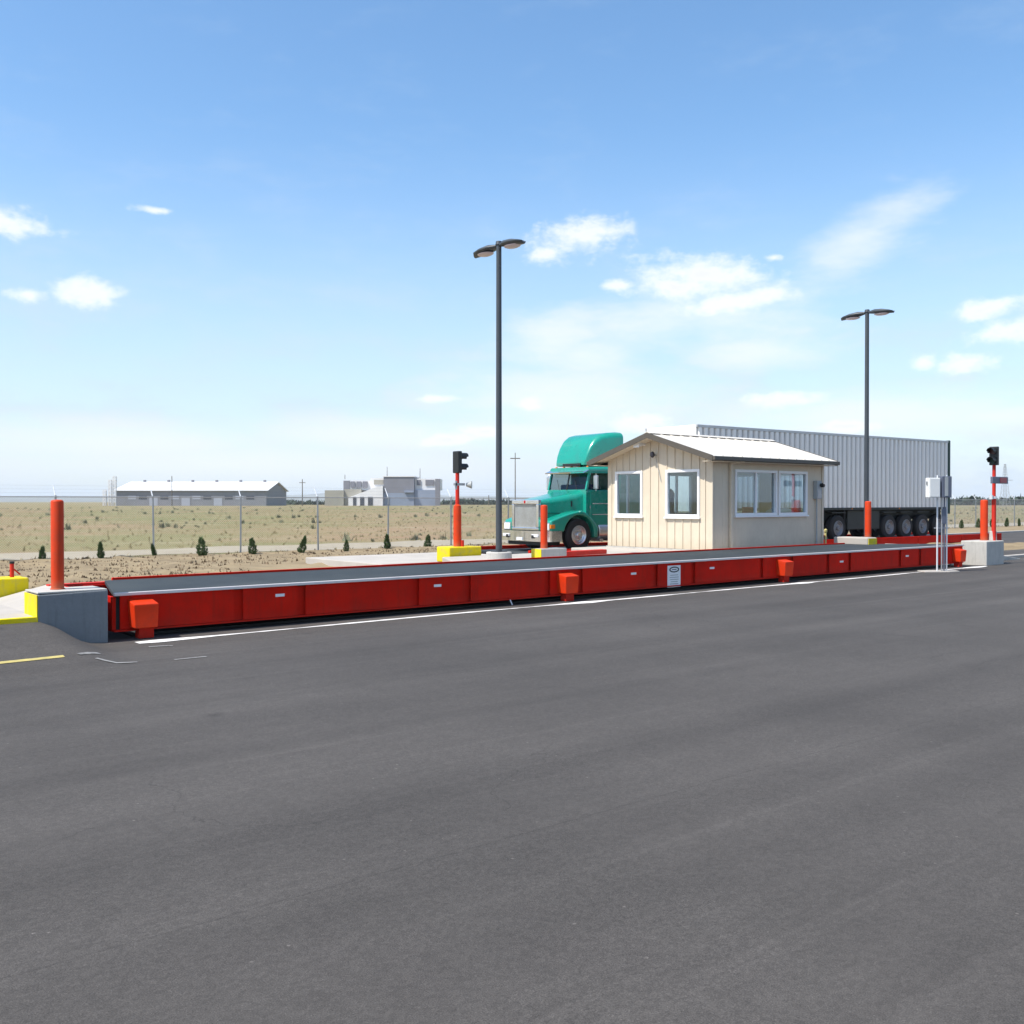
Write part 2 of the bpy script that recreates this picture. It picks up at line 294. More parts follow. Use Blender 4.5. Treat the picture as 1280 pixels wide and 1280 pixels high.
# ------------------------------------------------------------------ mesh helpers
class MB:
    def __init__(s): s.v = []; s.f = []
    def add(s, vs, fs):
        o = len(s.v); s.v += [tuple(v) for v in vs]; s.f += [tuple(i + o for i in f) for f in fs]; return s
    def box(s, x0, x1, y0, y1, z0, z1):
        return s.add([(x0, y0, z0), (x1, y0, z0), (x1, y1, z0), (x0, y1, z0), (x0, y0, z1), (x1, y0, z1), (x1, y1, z1), (x0, y1, z1)],
                     [(0, 3, 2, 1), (4, 5, 6, 7), (0, 1, 5, 4), (1, 2, 6, 5), (2, 3, 7, 6), (3, 0, 4, 7)])
    def prism(s, poly, axis, a, b):      # polygon in the two other axes (in x,y,z order), extruded along axis
        n = len(poly)
        def P(p, t): return {'x': (t, p[0], p[1]), 'y': (p[0], t, p[1]), 'z': (p[0], p[1], t)}[axis]
        vs = [P(p, a) for p in poly] + [P(p, b) for p in poly]
        return s.add(vs, [tuple(range(n))[::-1], tuple(range(n, 2 * n))] + [(i, (i + 1) % n, n + (i + 1) % n, n + i) for i in range(n)])
    def tube(s, p0, p1, r0, r1=None, n=12, caps=True):
        r1 = r0 if r1 is None else r1; p0 = Vector(p0); p1 = Vector(p1); d = (p1 - p0).normalized()
        a = d.orthogonal().normalized(); b = d.cross(a); vs = []
        for p, r in ((p0, r0), (p1, r1)):
            vs += [p + (a * math.cos(2 * math.pi * i / n) + b * math.sin(2 * math.pi * i / n)) * r for i in range(n)]
        fs = [(i, (i + 1) % n, n + (i + 1) % n, n + i) for i in range(n)]
        if caps: fs += [tuple(range(n))[::-1], tuple(range(n, 2 * n))]
        return s.add(vs, fs)
    def loft(s, loops, caps=True, closed=True):
        n = len(loops[0]); vs = [p for l in loops for p in l]; fs = []
        for k in range(len(loops) - 1):
            for i in range(n if closed else n - 1):
                j = (i + 1) % n; fs.append((k * n + i, k * n + j, (k + 1) * n + j, (k + 1) * n + i))
        if caps: fs += [tuple(range(n))[::-1], tuple(range((len(loops) - 1) * n, len(loops) * n))]
        return s.add(vs, fs)
    def lathe(s, prof, c, axis='z', n=24, caps=True):   # prof: (radius, offset along axis)
        loops = []
        for r, h in prof:
            l = []
            for i in range(n):
                a = 2 * math.pi * i / n; p, q = r * math.cos(a), r * math.sin(a)
                l.append({'z': (c[0] + p, c[1] + q, c[2] + h), 'y': (c[0] + p, c[1] + h, c[2] + q), 'x': (c[0] + h, c[1] + p, c[2] + q)}[axis])
            loops.append(l)
        return s.loft(loops, caps)
    def mesh(s, name, m, smooth=None, fix=True):
        me = bpy.data.meshes.new(name); me.from_pydata(s.v, [], s.f); me.materials.append(M[m])
        if fix:
            bm = bmesh.new(); bm.from_mesh(me); bmesh.ops.recalc_face_normals(bm, faces=bm.faces); bm.to_mesh(me); bm.free()
        if smooth:
            me.shade_smooth(); me.set_sharp_from_angle(angle=R(smooth))
        return me
    def build(s, name, m, parent=None, bevel=0, smooth=None, fix=True, seg=2):
        o = bpy.data.objects.new(name, s.mesh(name, m, smooth, fix)); col.objects.link(o)
        if parent: o.parent = parent
        if bevel:
            b = o.modifiers.new('bevel', 'BEVEL'); b.width = bevel; b.segments = seg; b.limit_method = 'ANGLE'; b.angle_limit = R(40)
        return o
def tag(o, label=None, cat=None, group=None, kind=None):
    if label: o['label'] = label
    if cat: o['category'] = cat
    if group: o['group'] = group
    if kind: o['kind'] = kind
    return o
def thing(name, label, cat, loc=(0, 0, 0), rz=0, group=None):
    o = bpy.data.objects.new(name, None); col.objects.link(o); o.location = loc; o.rotation_euler = (0, 0, rz); o.empty_display_size = .2
    return tag(o, label, cat, group)
def box(*a): return MB().box(*a)
def link(name, me, parent, loc=(0, 0, 0), rot=(0, 0, 0)):
    o = bpy.data.objects.new(name, me); col.objects.link(o); o.parent = parent; o.location = loc; o.rotation_euler = rot; return o
def copy_tree(o, parent=None):
    c = o.copy(); col.objects.link(c); c.parent = parent
    for ch in list(o.children): copy_tree(ch, c)
    return c
def ss(t): t = min(1, max(0, t)); return t * t * (3 - 2 * t)

# ------------------------------------------------------------------ setting: ground sheets
def asphalt_z(x, y):
    return .335 * ss((4.32 - x) / .9) ** 2 * ss((y - 11.0) / 2.4) + .012 * math.sin(x * .37 + 1) * math.sin(y * .45)
def GA(x, y):
    z = 0.
    for _ in range(25):
        p = G(x, y, z); z = .5 * z + .5 * asphalt_z(p.x, p.y)
    return G(x, y, z)
f = MB().box(-3000, 12000, -3000, 12000, -3, -.03)
tag(f.build('field', 'field_soil'), 'flat dry field of tan grass and soil running to the horizon', 'field', kind='structure')
xs = [-60, -40, -20, -12, -8] + list(np.arange(-6, 6.01, .15)) + list(np.arange(7, 41, 1.)) + [45, 50, 60, 80, 110, 150]
ys = [-60, -40, -20, -8, 0, 3, 5, 7, 9] + list(np.arange(10, 14.6, .15)) + [15, 16, 17.0, 20, 23, 26.5]
def asphalt():
    m = MB(); idx = {}
    def vi(i, j):
        if (i, j) not in idx:
            idx[i, j] = len(m.v); m.v.append((xs[i], ys[j], asphalt_z(xs[i], ys[j])))
        return idx[i, j]
    for i in range(len(xs) - 1):
        for j in range(len(ys) - 1):
            if ys[j] >= 17 and xs[i] < 45: continue
            m.f.append((vi(i, j), vi(i + 1, j), vi(i + 1, j + 1), vi(i, j + 1)))
    return m.build('asphalt', 'asphalt', smooth=60)
tag(asphalt(), 'grey asphalt yard across the foreground', 'asphalt', kind='structure')
def dirt_strip():
    m = MB(); X = np.linspace(-20, 45, 131); Y = np.linspace(17.0, 33.6, 40); r = np.random.default_rng(3)
    Z = .012 + .09 * r.random((len(X), len(Y))) ** 2; Z[:, 0] = -.02; Z[:, -1] = .0
    m.v = [(x, y, float(Z[i, j])) for i, x in enumerate(X) for j, y in enumerate(Y)]; n = len(Y)
    m.f = [(i * n + j, (i + 1) * n + j, (i + 1) * n + j + 1, i * n + j + 1) for i in range(len(X) - 1) for j in range(n - 1)]
    return m.build('dirt_verge', 'dirt', smooth=80, fix=False)
tag(dirt_strip(), 'bare brown dirt verge between the scales and the fence', 'dirt verge', kind='structure')
tag(box(45, 150, 26.5, 33.6, -.1, .01).build('dirt_verge', 'dirt'), 'brown dirt verge beyond the drive at the right', 'dirt verge', kind='structure')
def wavy_strip(x0, x1, y0, y1, z, name, m, step=1.5, amp=.25):
    a = MB(); r = random.Random(9); pts0 = []; pts1 = []; x = x0
    while x <= x1:
        pts0.append((x, y0 + r.uniform(-amp, amp), z)); pts1.append((x, y1 + r.uniform(-amp, amp), z)); x += step
    n = len(pts0); a.v = pts0 + pts1; a.f = [(i, i + 1, n + i + 1, n + i) for i in range(n - 1)]
    return a.build(name, m, fix=False)
tag(wavy_strip(-40, 160, 34.6, 39.5, -.022, 'gravel_track', 'gravel', 2.5, .7), 'pale gravel track just behind the fence', 'gravel track', kind='structure')

def hills():
    m = MB(); r = np.random.default_rng(11); loops = []
    n = 260; az = np.linspace(-1.15, 1.15, n)
    base = sum(np.sin(az * k * 3.1 + p) / k for k, p in zip((1.5, 3, 5.5, 9, 17, 31), r.random(6) * 6.28))
    for dist, s in ((8200, 0), (9000, .55), (10200, 1), (11500, .5)):
        l = []
        for i, a in enumerate(az):
            t = AZ - a; lat = math.tan(a) if abs(a) < 1.5 else 0
            xp = 640 + FPX * lat                     # lower towards the right, where trees hide it
            hgt = 1.35 * (52 + 17 * base[i] + 9 * math.sin(i * .7) * (.5 + .5 * math.sin(i * .13)))
            hgt *= (1 if xp < 460 else max(.3, 1 - (xp - 460) / 500))
            l.append((dist * math.cos(t), dist * math.sin(t), -10 + s * max(14, hgt + 12)))
        loops.append(l)
    m.loft(loops, caps=False, closed=False)
    return m.build('hills', 'hill_land', smooth=180)
tag(hills(), 'low distant hills along the horizon', 'hills', kind='structure')

# raised concrete island between the scales
ISL = .50
isl = MB().prism([(12.4, 16.25), (26.6, 16.25), (26.6, 21.3), (20.0, 21.3), (19.3, 19.7), (14.2, 19.7)], 'z', -.05, ISL).build('concrete_island', 'concrete_new', bevel=.02)
tag(isl, 'pale raised concrete island between the two truck scales', 'concrete island', kind='structure')
# approach slab at the left end
ap = MB().prism([(-8, -.1), (4.32, -.1), (4.32, .60), (3.46, .39), (2.2, .385), (-8, .36)], 'y', 13.56, 16.2).build('approach_slab', 'concrete_new', bevel=.012)
tag(ap, 'pale concrete approach slab leading up to the near scale', 'approach slab', kind='structure')
MB().prism([(-8, .3), (3.45, .3), (3.45, .397), (2.2, .392), (-8, .367)], 'y', 13.46, 13.555).build('painted_edge', 'yellow_paint', ap, bevel=.008)
ap2 = MB().prism([(28.45, -.1), (33, -.1), (33, .02), (28.45, .56)], 'y', 14.1, 16.2).build('approach_slab', 'concrete', bevel=.012)
tag(ap2, 'concrete approach ramp behind the block at the right end', 'approach slab', kind='structure')
# white strip along the foot of the near scale
def strip():
    m = MB(); r = random.Random(4); X = np.arange(4.55, 28.6, .12); a = []; b = []
    for x in X:
        w = .045 + .02 * math.sin(x * 2.1) * math.sin(x * .7) + r.uniform(-.012, .012); bulge = 0
        for c in (4.7, 12.55, 19.4, 27.7):
            bulge = max(bulge, math.exp(-((x - c - .15) / .42) ** 2))
        yc = 13.14 + .02 * math.sin(x * .8) - .04 * bulge
        zz = max(asphalt_z(x, yc), asphalt_z(x, yc + .1)) + .006
        a.append((x, yc - w - .06 * bulge, zz)); b.append((x, yc + w + .12 * bulge, zz))
    n = len(a); m.v = a + b; m.f = [(i, i + 1, n + i + 1, n + i) for i in range(n - 1)]
    return m.build('white_line', 'white_paint', fix=False)
tag(strip(), 'worn white line on the asphalt along the foot of the near scale', 'white line', kind='structure')
def ground_paint(name, m, pts, w, label, cat):
    mb = MB(); P = [GA(*p) for p in pts]; a = []; b = []
    for i, p in enumerate(P):
        d = (P[min(i + 1, len(P) - 1)] - P[max(i - 1, 0)]); d.z = 0; d.normalize(); s = Vector((-d.y, d.x, 0)) * w
        q = p + s; a.append((q.x, q.y, asphalt_z(q.x, q.y) + .006)); q = p - s; b.append((q.x, q.y, asphalt_z(q.x, q.y) + .006))
    n = len(a); mb.v = a + b; mb.f = [(i, i + 1, n + i + 1, n + i) for i in range(n - 1)]
    return tag(mb.build(name, m, fix=False), label, cat, kind='structure')
mat('yellow_line', (.44, .36, .12), .8, var=.2, scale=6, dirt=(.15, .14, .12), dscale=9, damt=.7)
mat('chalk', (.24, .235, .225), .95, var=.15, scale=12, dirt=(.07, .066, .062), dscale=7, damt=1.)
ground_paint('yellow_line', 'yellow_line', [(x, 829 - x * .105) for x in range(-40, 81, 8)], .035, 'faded yellow line on the asphalt at the left edge', 'yellow line')
for pts, w, lb in (([(98, 818), (112, 816.5), (124, 817)], .03, 'left of the three chalk smears by the dark concrete block'), ([(120, 823), (132, 826), (146, 829), (172, 828)], .03, 'longest chalk smear in front of the dark concrete block'),
                   ([(186, 809), (200, 808), (216, 807.5)], .028, 'chalk smear close to the left end of the white line'), ([(218, 825), (238, 823), (258, 821)], .03, 'chalk smear alone to the right of the others')):
    ground_paint('chalk_mark', 'chalk', pts, w, lb, 'chalk mark')
# pale kerb strips of the drive at the far right
pk = GA(1262, 688)
tag(box(31.2, 60, 14.55, 14.75, -.05, .09).build('kerb', 'concrete_new', bevel=.02), 'pale low kerb at the right edge past the concrete block', 'kerb', kind='structure')
tag(box(45.3, 120, 26.45, 26.7, -.05, .1).build('kerb', 'concrete_new', bevel=.02), 'pale far kerb between the drive and the dirt verge', 'kerb', kind='structure')

# ------------------------------------------------------------------ near truck scale
DZ = .62; SX0, SX1, SY0, SY1 = 4.42, 28.2, 13.6, 16.05
ts = thing('truck_scale', 'long red steel truck scale with grey deck in the foreground', 'truck scale', (SX0, SY0, 0))
def loc(x): return x - SX0
bands = [SX0 + .02, 6.2, 7.21, 9.3, 10.38, 12.22, 13.05, 15.17, 16.34, 18.7, 19.85, 21.35, 22.31, 24.73, 25.78, 27.2, SX1]
W2 = SY1 - SY0
# deck plates follow the joints of the modules
joints = [SX0, 10.4, 16.3, 22.3, SX1]
for i in range(4):
    a, b = loc(joints[i]) + .008, loc(joints[i + 1]) - .008
    lx = [(a, .06), (b, .06), (b, W2 - .06), (a, W2 - .06)]
    if i == 0: lx[3] = (a + .62, W2 - .06)
    if i == 3: lx = [(a, .06), (b, .06), (b, .55), (b - 2.2, W2 - .06), (a, W2 - .06)]
    MB().prism(lx, 'z', DZ - .05, DZ).build('deck_plate', 'deck_steel', ts, bevel=.004)
box(0.003, loc(SX1), .0, .058, DZ - .036, DZ + .006).build('edge_strip', 'edge_paint', ts, bevel=.006)
# web panels between the recessed joints, and the recessed strips
for i in range(len(bands) - 1):
    a, b = loc(bands[i]) + .07, loc(bands[i + 1]) - .07
    box(a, b, .05, .075, .125, DZ - .04).build('web_panel', 'red_steel', ts, bevel=.003)
    box(b - .03, b + .17, .10, .111, .125, DZ - .04).build('joint_plate', 'red_steel', ts)
box(0.004, loc(SX1) - .003, .015, .11, .10, .122).build('bottom_flange', 'red_steel', ts, bevel=.004)
box(0.006, loc(SX1) - .006, .112, .2, .1, DZ - .06).build('inner_beam', 'shade_black', ts)  # dark backing; shade behind the web put into its colour
box(.3, loc(SX1) - .3, W2 - .14, W2 - .02, .02, DZ - .06).build('far_beam', 'red_steel', ts)
fr = box(.75, loc(25.9), W2 - .055, W2, DZ - .08, DZ + .035).build('far_rail', 'red_steel', ts, bevel=.004)
box(-.2, .72, W2 - .1, W2 + .05, .3, DZ - .02).build('rail_end', 'red_pipe', ts, bevel=.006)
box(.0, .05, .1, W2 - .1, .1, DZ - .055).build('end_plate', 'red_steel', ts)
for px, py in ((350, 744), (547, 732), (792, 717), (890, 710), (1052, 702), (1134, 695)):
    p = GY(px, py, SY0 + .045); 
    pl = box(loc(p.x) - .075, loc(p.x) + .075, .038, .0495, p.z - .022, p.z + .022).build('lifting_plate', 'sign_white', ts, bevel=.004)
def foot_box(x):
    # hooded load-cell cover: a lit sloping top, tapering to the foot
    c = loc(x); y0, y1 = -.21, .06
    vt = [(-.19, y1), (.19, y1), (.19, y0 + .06), (-.19, y0 + .06)]
    m = MB()
    top = [(c - .17, y1, .53), (c + .16, y1, .53), (c + .16, y0, .475), (c - .17, y0, .475)]
    mid = [(c - .17, y1, .45), (c + .16, y1, .45), (c + .16, y0, .45), (c - .17, y0, .45)]
    bot = [(c - .145, y1, .15), (c + .158, y1, .15), (c + .158, y0 + .03, .15), (c - .145, y0 + .03, .15)]
    m.loft([bot, mid, top]); h = m.build('load_cell_cover', 'cover_paint', ts, bevel=.012)
    box(c - .07, c + .13, -.1, .05, 0.005, .148).build('foot', 'red_steel', ts)
for x in (4.78, 12.62, 19.42, 27.75): foot_box(x)
p = GY(643, 750, 13.5)
MB().tube((loc(p.x), .02, .1), (loc(p.x) + .02, -.02, .01), .012).build('drain_stub', 'galv_white', ts)
tag(box(SX0 + .3, SX1 - .3, SY0 + .25, SY1 - .2, -.02, .03).build('scale_foundation', 'shade_black'), 'foundation slab under the near scale, its shade put into a near-black colour', 'foundation slab', kind='structure')
# sign bolted to the beam
sg = GY(845, 719, SY0 - .01)
s = thing('safety_sign', 'small white notice sign with dark oval emblem on the red beam', 'sign', (sg.x, SY0 + .045, sg.z))
box(-.2, .2, -.006, .006, -.25, .2).build('plate', 'sign_white', s, bevel=.003)
mm = MB(); N_ = 28
o_ = [(.155 * math.cos(2 * math.pi * i / N_), -.0085, .115 + .062 * math.sin(2 * math.pi * i / N_)) for i in range(N_)]
i_ = [(.115 * math.cos(2 * math.pi * i / N_), -.0085, .115 + .036 * math.sin(2 * math.pi * i / N_)) for i in range(N_)]
mm.v = o_ + i_; mm.f = [(i, (i + 1) % N_, N_ + (i + 1) % N_, N_ + i) for i in range(N_)]
mm.build('oval_emblem', 'sign_black', s)
for k, (w, z) in enumerate(((.07, .115), (.12, .0), (.14, -.045), (.135, -.09), (.11, -.135), (.13, -.18))):
    box(-w, w, -.009, -.0065, z - .008, z + .008).build('print_line', 'sign_black' if k == 0 else 'elec_grey', s)

# ------------------------------------------------------------------ concrete blocks and bollards
def bollard(name, base, h, r, label, m='orange_paint'):
    t = thing(name, label, 'bollard', base, 0, 'orange pipe bollards on the concrete blocks')
    MB().lathe([(r, 0), (r, h - r * .35), (r * .93, h - r * .12), (r * .7, h), (.001, h + r * .06)], (0, 0, 0), n=24).build('pipe', m, t, smooth=50)
    MB().lathe([(r + .012, .0), (r + .012, .015), (r + .001, .02)], (0, 0, 0), n=24).build('base_ring', m, t, smooth=40)
    return t
# left block with yellow end; shade put into its dark body colour
bl = thing('concrete_block', 'large concrete block, front shade put into its dark grey colour, yellow painted end, beside the approach slab at left', 'concrete block', (3.43, 13.45, 0), 0, 'concrete guard blocks')
MB().prism([(.0, -.05), (.86, -.05), (.86, .69), (.0, .67)], 'y', 0, .62).build('body', 'concrete_shaded', bl, bevel=.015)
MB().prism([(-.012, .33), (-.001, .33), (-.001, .668), (-.012, .668)], 'y', .004, .6).build('painted_end', 'yellow_paint', bl)
box(.0, .855, .01, .61, .68, .705).build('cap', 'concrete', bl, bevel=.008)  # paler than the body; lit top put into the colour
pb = GY(72, 740, 13.78); bollard('bollard', (pb.x, 13.78, .702), 1.17, .079, 'tall orange pipe bollard on the dark concrete block at left')
# far-left yellow block with red stub
by = thing('concrete_block', 'yellow painted concrete block at the left edge behind the approach slab', 'concrete block', (4.02, 16.25, 0), 0, 'concrete guard blocks')
box(-3.2, 0, 0, .5, .1, .70).build('body', 'yellow_paint', by, bevel=.02)
rs = thing('pipe_stub', 'short thin red pipe with black cap on the yellow block at the left edge', 'pipe', GY(15, 721, 16.5), 0)
MB().tube((0, 0, -.02), (0, 0, .2), .03).build('pipe', 'red_pipe', rs, smooth=40); MB().tube((0, 0, .2), (0, 0, .235), .036).build('cap', 'black', rs, smooth=40)
MB().tube((.02, 0, .12), (.12, .02, .03), .012).build('side_valve', 'red_pipe', rs)
# island block with signal (yellow)
def corner(px, py, z): return G(px, py, z)
q0 = G(566, 695.5, ISL)
yb = thing('concrete_block', 'low yellow painted concrete block under the left signal post', 'concrete block', (q0.x - .1, q0.y, ISL), 0, 'concrete guard blocks')
box(0, 1.0, 0, .55, -.15, .225).build('body', 'yellow_paint', yb, bevel=.025)
q1 = G(677, 698, ISL)
gb = thing('concrete_block', 'low grey concrete block with yellow end in front of the truck', 'concrete block', (q1.x, q1.y, ISL), 0, 'concrete guard blocks')
box(0, .82, 0, .36, -.02, .225).build('body', 'concrete', gb, bevel=.02)
box(-.014, -.001, .004, .356, -.01, .22).build('painted_end', 'yellow_paint', gb)
pb = GY(678, 686, q1.y + .18)
bollard('bollard', (pb.x + .05, q1.y + .18, ISL + .226), 1.04, .085, 'orange pipe bollard on the low block in front of the truck grille')
q2 = G(710, 696, ISL)
rk = thing('wheel_stop', 'low red kerb lying beside the truck front wheel', 'kerb', (q2.x, q2.y + .3, ISL), R(3))
box(0, 1.75, 0, .2, -.005, .115).build('body', 'red_pipe', rk, bevel=.02); box(.2, .3, .05, .15, .113, .125).build('anchor', 'galv', rk)
# block on the right end, beside the lamp
q3 = Vector((25.95, 15.3, DZ))
rb = thing('concrete_block', 'small pale concrete block with yellow face under the middle-right bollard', 'concrete block', q3, 0, 'concrete guard blocks')
box(0, .5, 0, 1.1, -.02, .2).build('body', 'concrete_new', rb, bevel=.03)
box(.03, .47, -.013, -.001, -.01, .17).build('painted_face', 'yellow_paint', rb)
pb = GY(1085, 674, 15.75)
bollard('bollard', (pb.x, 15.75, DZ + .2), 1.04, .09, 'orange pipe bollard in front of the second lamp post')
for k, (px, py, w) in enumerate(((1063, 677, .42), (1074, 673, .3))):
    pr = GY(px, py, 16.3)
    m = MB(); r = random.Random(k + 2); m.lathe([(.05, 0), (w * .42, .02), (w * .5, .1), (w * .4, .19), (w * .16, .24)], (0, 0, 0), n=9)
    m.v = [(x * (1 + r.uniform(-.12, .12)), y * (1 + r.uniform(-.12, .12)), z) for x, y, z in m.v]
    o = m.build('rock', 'concrete_new', smooth=30); o.location = (pr.x, 16.32, ISL - .01)
    tag(o, ['pale boulder at the left of the middle-right bollard, the larger one', 'pale boulder right behind the middle-right bollard, the smaller one'][k], 'rock', 'pale rocks by the bollard')
# large block right
bb = thing('concrete_block', 'large pale concrete block at the right end of the scale', 'concrete block', (28.93, 13.3, 0), 0, 'concrete guard blocks')
box(0, 1.12, 0, .76, -.05, .70).build('body', 'concrete', bb, bevel=.025)
pb = GY(1230, 677, 13.75)
bollard('bollard', (pb.x, 13.75, .70), 1.2, .105, 'stout orange pipe bollard on the large pale block at right')
pr = GY(1241, 676, 13.55); o = MB().tube((0, 0, 0), (0, 0, .28), .11, .1, 20).build('concrete_pier', 'concrete', smooth=40, bevel=.01); o.location = (pr.x, 13.55, .70)
tag(o, 'short round concrete pier on the large block, behind the red signal post', 'pier')

# ------------------------------------------------------------------ lamp posts
def lamp(px, base, top, label):
    t = thing('lamp_post', label, 'lamp post', base, 0, 'double-headed lamp posts'); h = top - base[2]
    MB().tube((0, 0, -.02), (0, 0, .17), .31, .3, 28).build('pedestal', 'concrete', t, smooth=40, bevel=.02)
    box(-.14, .14, -.14, .14, .17, .195).build('base_plate', 'pole_paint', t)
    pole = MB().tube((0, 0, .19), (0, 0, h), .075, .062, 20).build('pole', 'pole_paint', t, smooth=40)
    MB().tube((0, 0, h - .02), (0, 0, h + .06), .085, .07, 16).build('pole_cap', 'pole_paint', pole, smooth=40)
    for sgn in (-1, 1):
        hd = MB(); loops = []
        for k, (u, w, zt, zb) in enumerate(((.06, .05, .035, -.035), (.16, .09, .06, -.05), (.3, .17, .085, -.06), (.55, .2, .075, -.07), (.78, .16, .03, -.075), (.9, .06, -.04, -.08))):
            l = []
            for i in range(16):
                a = 2 * math.pi * i / 16; ca, sa = math.cos(a), math.sin(a)
                l.append((w * ca, sgn * u, (zt * sa if sa > 0 else -zb * sa) - .06 * (u - .1)))
            loops.append(l)
        hd.loft(loops); head = hd.build('lamp_head', 'pole_paint', t, smooth=60); head.location = (0, 0, h - .04)
        gl = MB(); gl.lathe([(.001, -.05), (.1, -.045), (.15, -.02), (.16, .0)], (0, 0, 0), n=20)
        g = gl.build('lens', 'lamp_glass', head, smooth=60); g.location = (0, sgn * .5, -.095); g.scale = (1, 1.55, 1)
    return t
pl = G(627, 699, ISL); topz = GY(627, 304, pl.y).z
lamp(627, (pl.x, pl.y + .1, ISL), topz, 'tall dark double-headed lamp post in front of the truck grille')
HZ = topz - EYE; dz2 = HZ * FPX / 237.; p2 = GD(1083, 640, dz2)
lamp(1083, (p2.x, p2.y, .02), topz, 'dark double-headed lamp post in front of the trailer')

# ------------------------------------------------------------------ traffic signals
def signal_head(t, z, face, y=0):
    h = box(-.06, .06, -.125, .125, z, z + .55).build('signal_housing', 'black', t, bevel=.02)
    for k, zc in enumerate((z + .14, z + .41)):
        v = MB(); n = 18; R0 = .105; L0 = .22; a0 = -.35 * math.pi / 2; outer = []
        for r in (R0, R0 - .012):
            for u in (.06, .06 + L0):
                outer.append([(face * (u - (0.06 if (i < 3 or i > n - 3) and u > .2 else 0)), r * math.cos(a0 + (math.pi - 2 * a0) * i / n), zc + r * math.sin(a0 + (math.pi - 2 * a0) * i / n)) for i in range(n + 1)])
        v.loft([outer[0], outer[1], outer[3], outer[2], outer[0]], caps=False, closed=False)
        vo = v.build('visor', 'black', h, smooth=50)
        MB().lathe([(.001, .0), (.085, .0), (.092, .015), (.001, .03)], (face * .058 - (.03 if face < 0 else 0), 0, zc), 'x', 20).build('lens', 'lens_red' if k else 'trailer_green', h, smooth=50)
ls = thing('traffic_signal', 'two-lens black signal on an orange post standing on the yellow block', 'traffic signal', (yb.location.x + .45, yb.location.y + .28, ISL + .224), 0, 'scale traffic signals')
def lz(py): return GY(576, py, ls.location.y).z - ls.location.z
MB().lathe([(.1, 0), (.1, .9), (.09, lz(632)), (.05, lz(630.5))], (0, 0, 0), n=22).build('post', 'orange_paint', ls, smooth=45)
MB().tube((0, 0, lz(631)), (0, 0, lz(590)), .05).build('upper_pipe', 'red_pipe', ls, smooth=40)
MB().tube((.08, -.09, .0), (.08, -.09, .16), .05).build('conduit_stub', 'red_pipe', ls, smooth=40)
cl = box(-.16, .16, -.1, -.05, lz(607), lz(604)).build('bracket', 'galv', ls); box(-.12, -.08, -.1, -.06, lz(612), lz(601)).build('clamp', 'galv', ls)
MB().tube((.2, -.1, lz(606)), (.3, -.2, lz(606)), .04, .1, 14).build('horn_speaker', 'elec_grey', ls, smooth=40)
signal_head(ls, lz(591.5), 1)
rp = GA(1242, 705)
rsg = thing('traffic_signal', 'two-lens black signal with red display box on a red pipe at the right edge', 'traffic signal', (rp.x, rp.y, 0), 0, 'scale traffic signals')
def rz_(py): return GY(1242, py, rp.y).z
MB().tube((0, 0, -.03), (0, 0, rz_(622)), .062).build('post', 'red_pipe', rsg, smooth=40)
MB().tube((0, 0, rz_(622)), (0, 0, rz_(580)), .05).build('upper_pipe', 'red_pipe', rsg, smooth=40)
MB().tube((0, 0, rz_(623.5)), (0, 0, rz_(620.5)), .075).build('coupling', 'galv_white', rsg, smooth=40)
MB().tube((-.12, .02, rz_(624)), (-.12, .02, rz_(619)), .055).build('junction_can', 'galv_white', rsg, smooth=40)
box(-.1, .1, -.1, .1, -.02, .05).build('base_plate', 'galv', rsg)
db = box(-.38, .62, -.14, -.065, rz_(604.5), rz_(596)).build('display_box', 'box_blue', rsg, bevel=.012)
box(.08, .5, -.152, -.141, rz_(603.5), rz_(597)).build('display_face', 'display_red', db)
signal_head(rsg, rz_(581.5), -1)

# ------------------------------------------------------------------ utility pedestal
up = G(1177, 715, 0)
ut = thing('utility_stand', 'white twin-post stand with electrical boxes beside the red scale', 'utility stand', (up.x, up.y, 0), R(-30))
def uz(py): return GY(1177, py, up.y).z
MB().prism([(-.55, -.12), (.1, -.2), (.45, -.1), (.5, .3), (-.5, .32)], 'z', -.05, .03).build('footing', 'concrete_new', ut, bevel=.01)
for x in (-.13, .14):
    MB().tube((x, 0, .02), (x, 0, uz(594)), .022, n=10).build('leg', 'galv_white', ut, smooth=40)
for py in (600, 618, 660):
    box(-.2, .21, .018, .04, uz(py) - .018, uz(py) + .018).build('strut', 'galv', ut)
wb = box(-.47, -.155, -.17, .015, uz(622), uz(597.5)).build('white_box', 'box_white', ut, bevel=.012)
box(-.45, -.175, -.178, -.171, uz(621), uz(598.5)).build('lid', 'box_white', wb, bevel=.003); box(-.49, -.475, -.1, -.05, uz(606), uz(602)).build('latch', 'galv', wb)
gb2 = box(-.1, .18, -.16, .015, uz(622), uz(595.5)).build('blue_grey_box', 'box_blue', ut, bevel=.012)
box(-.02, .07, -.172, -.161, uz(620), uz(596.5)).build('handle_plate', 'elec_grey', gb2)
for x in (-.02, .05): MB().tube((x, -.03, .02), (x, -.03, uz(621)), .02, n=10).build('conduit', 'galv' if x < 0 else 'box_blue', ut, smooth=40)
box(-.03, .09, -.06, .0, uz(655), uz(636)).build('junction_box', 'box_blue', ut, bevel=.008)

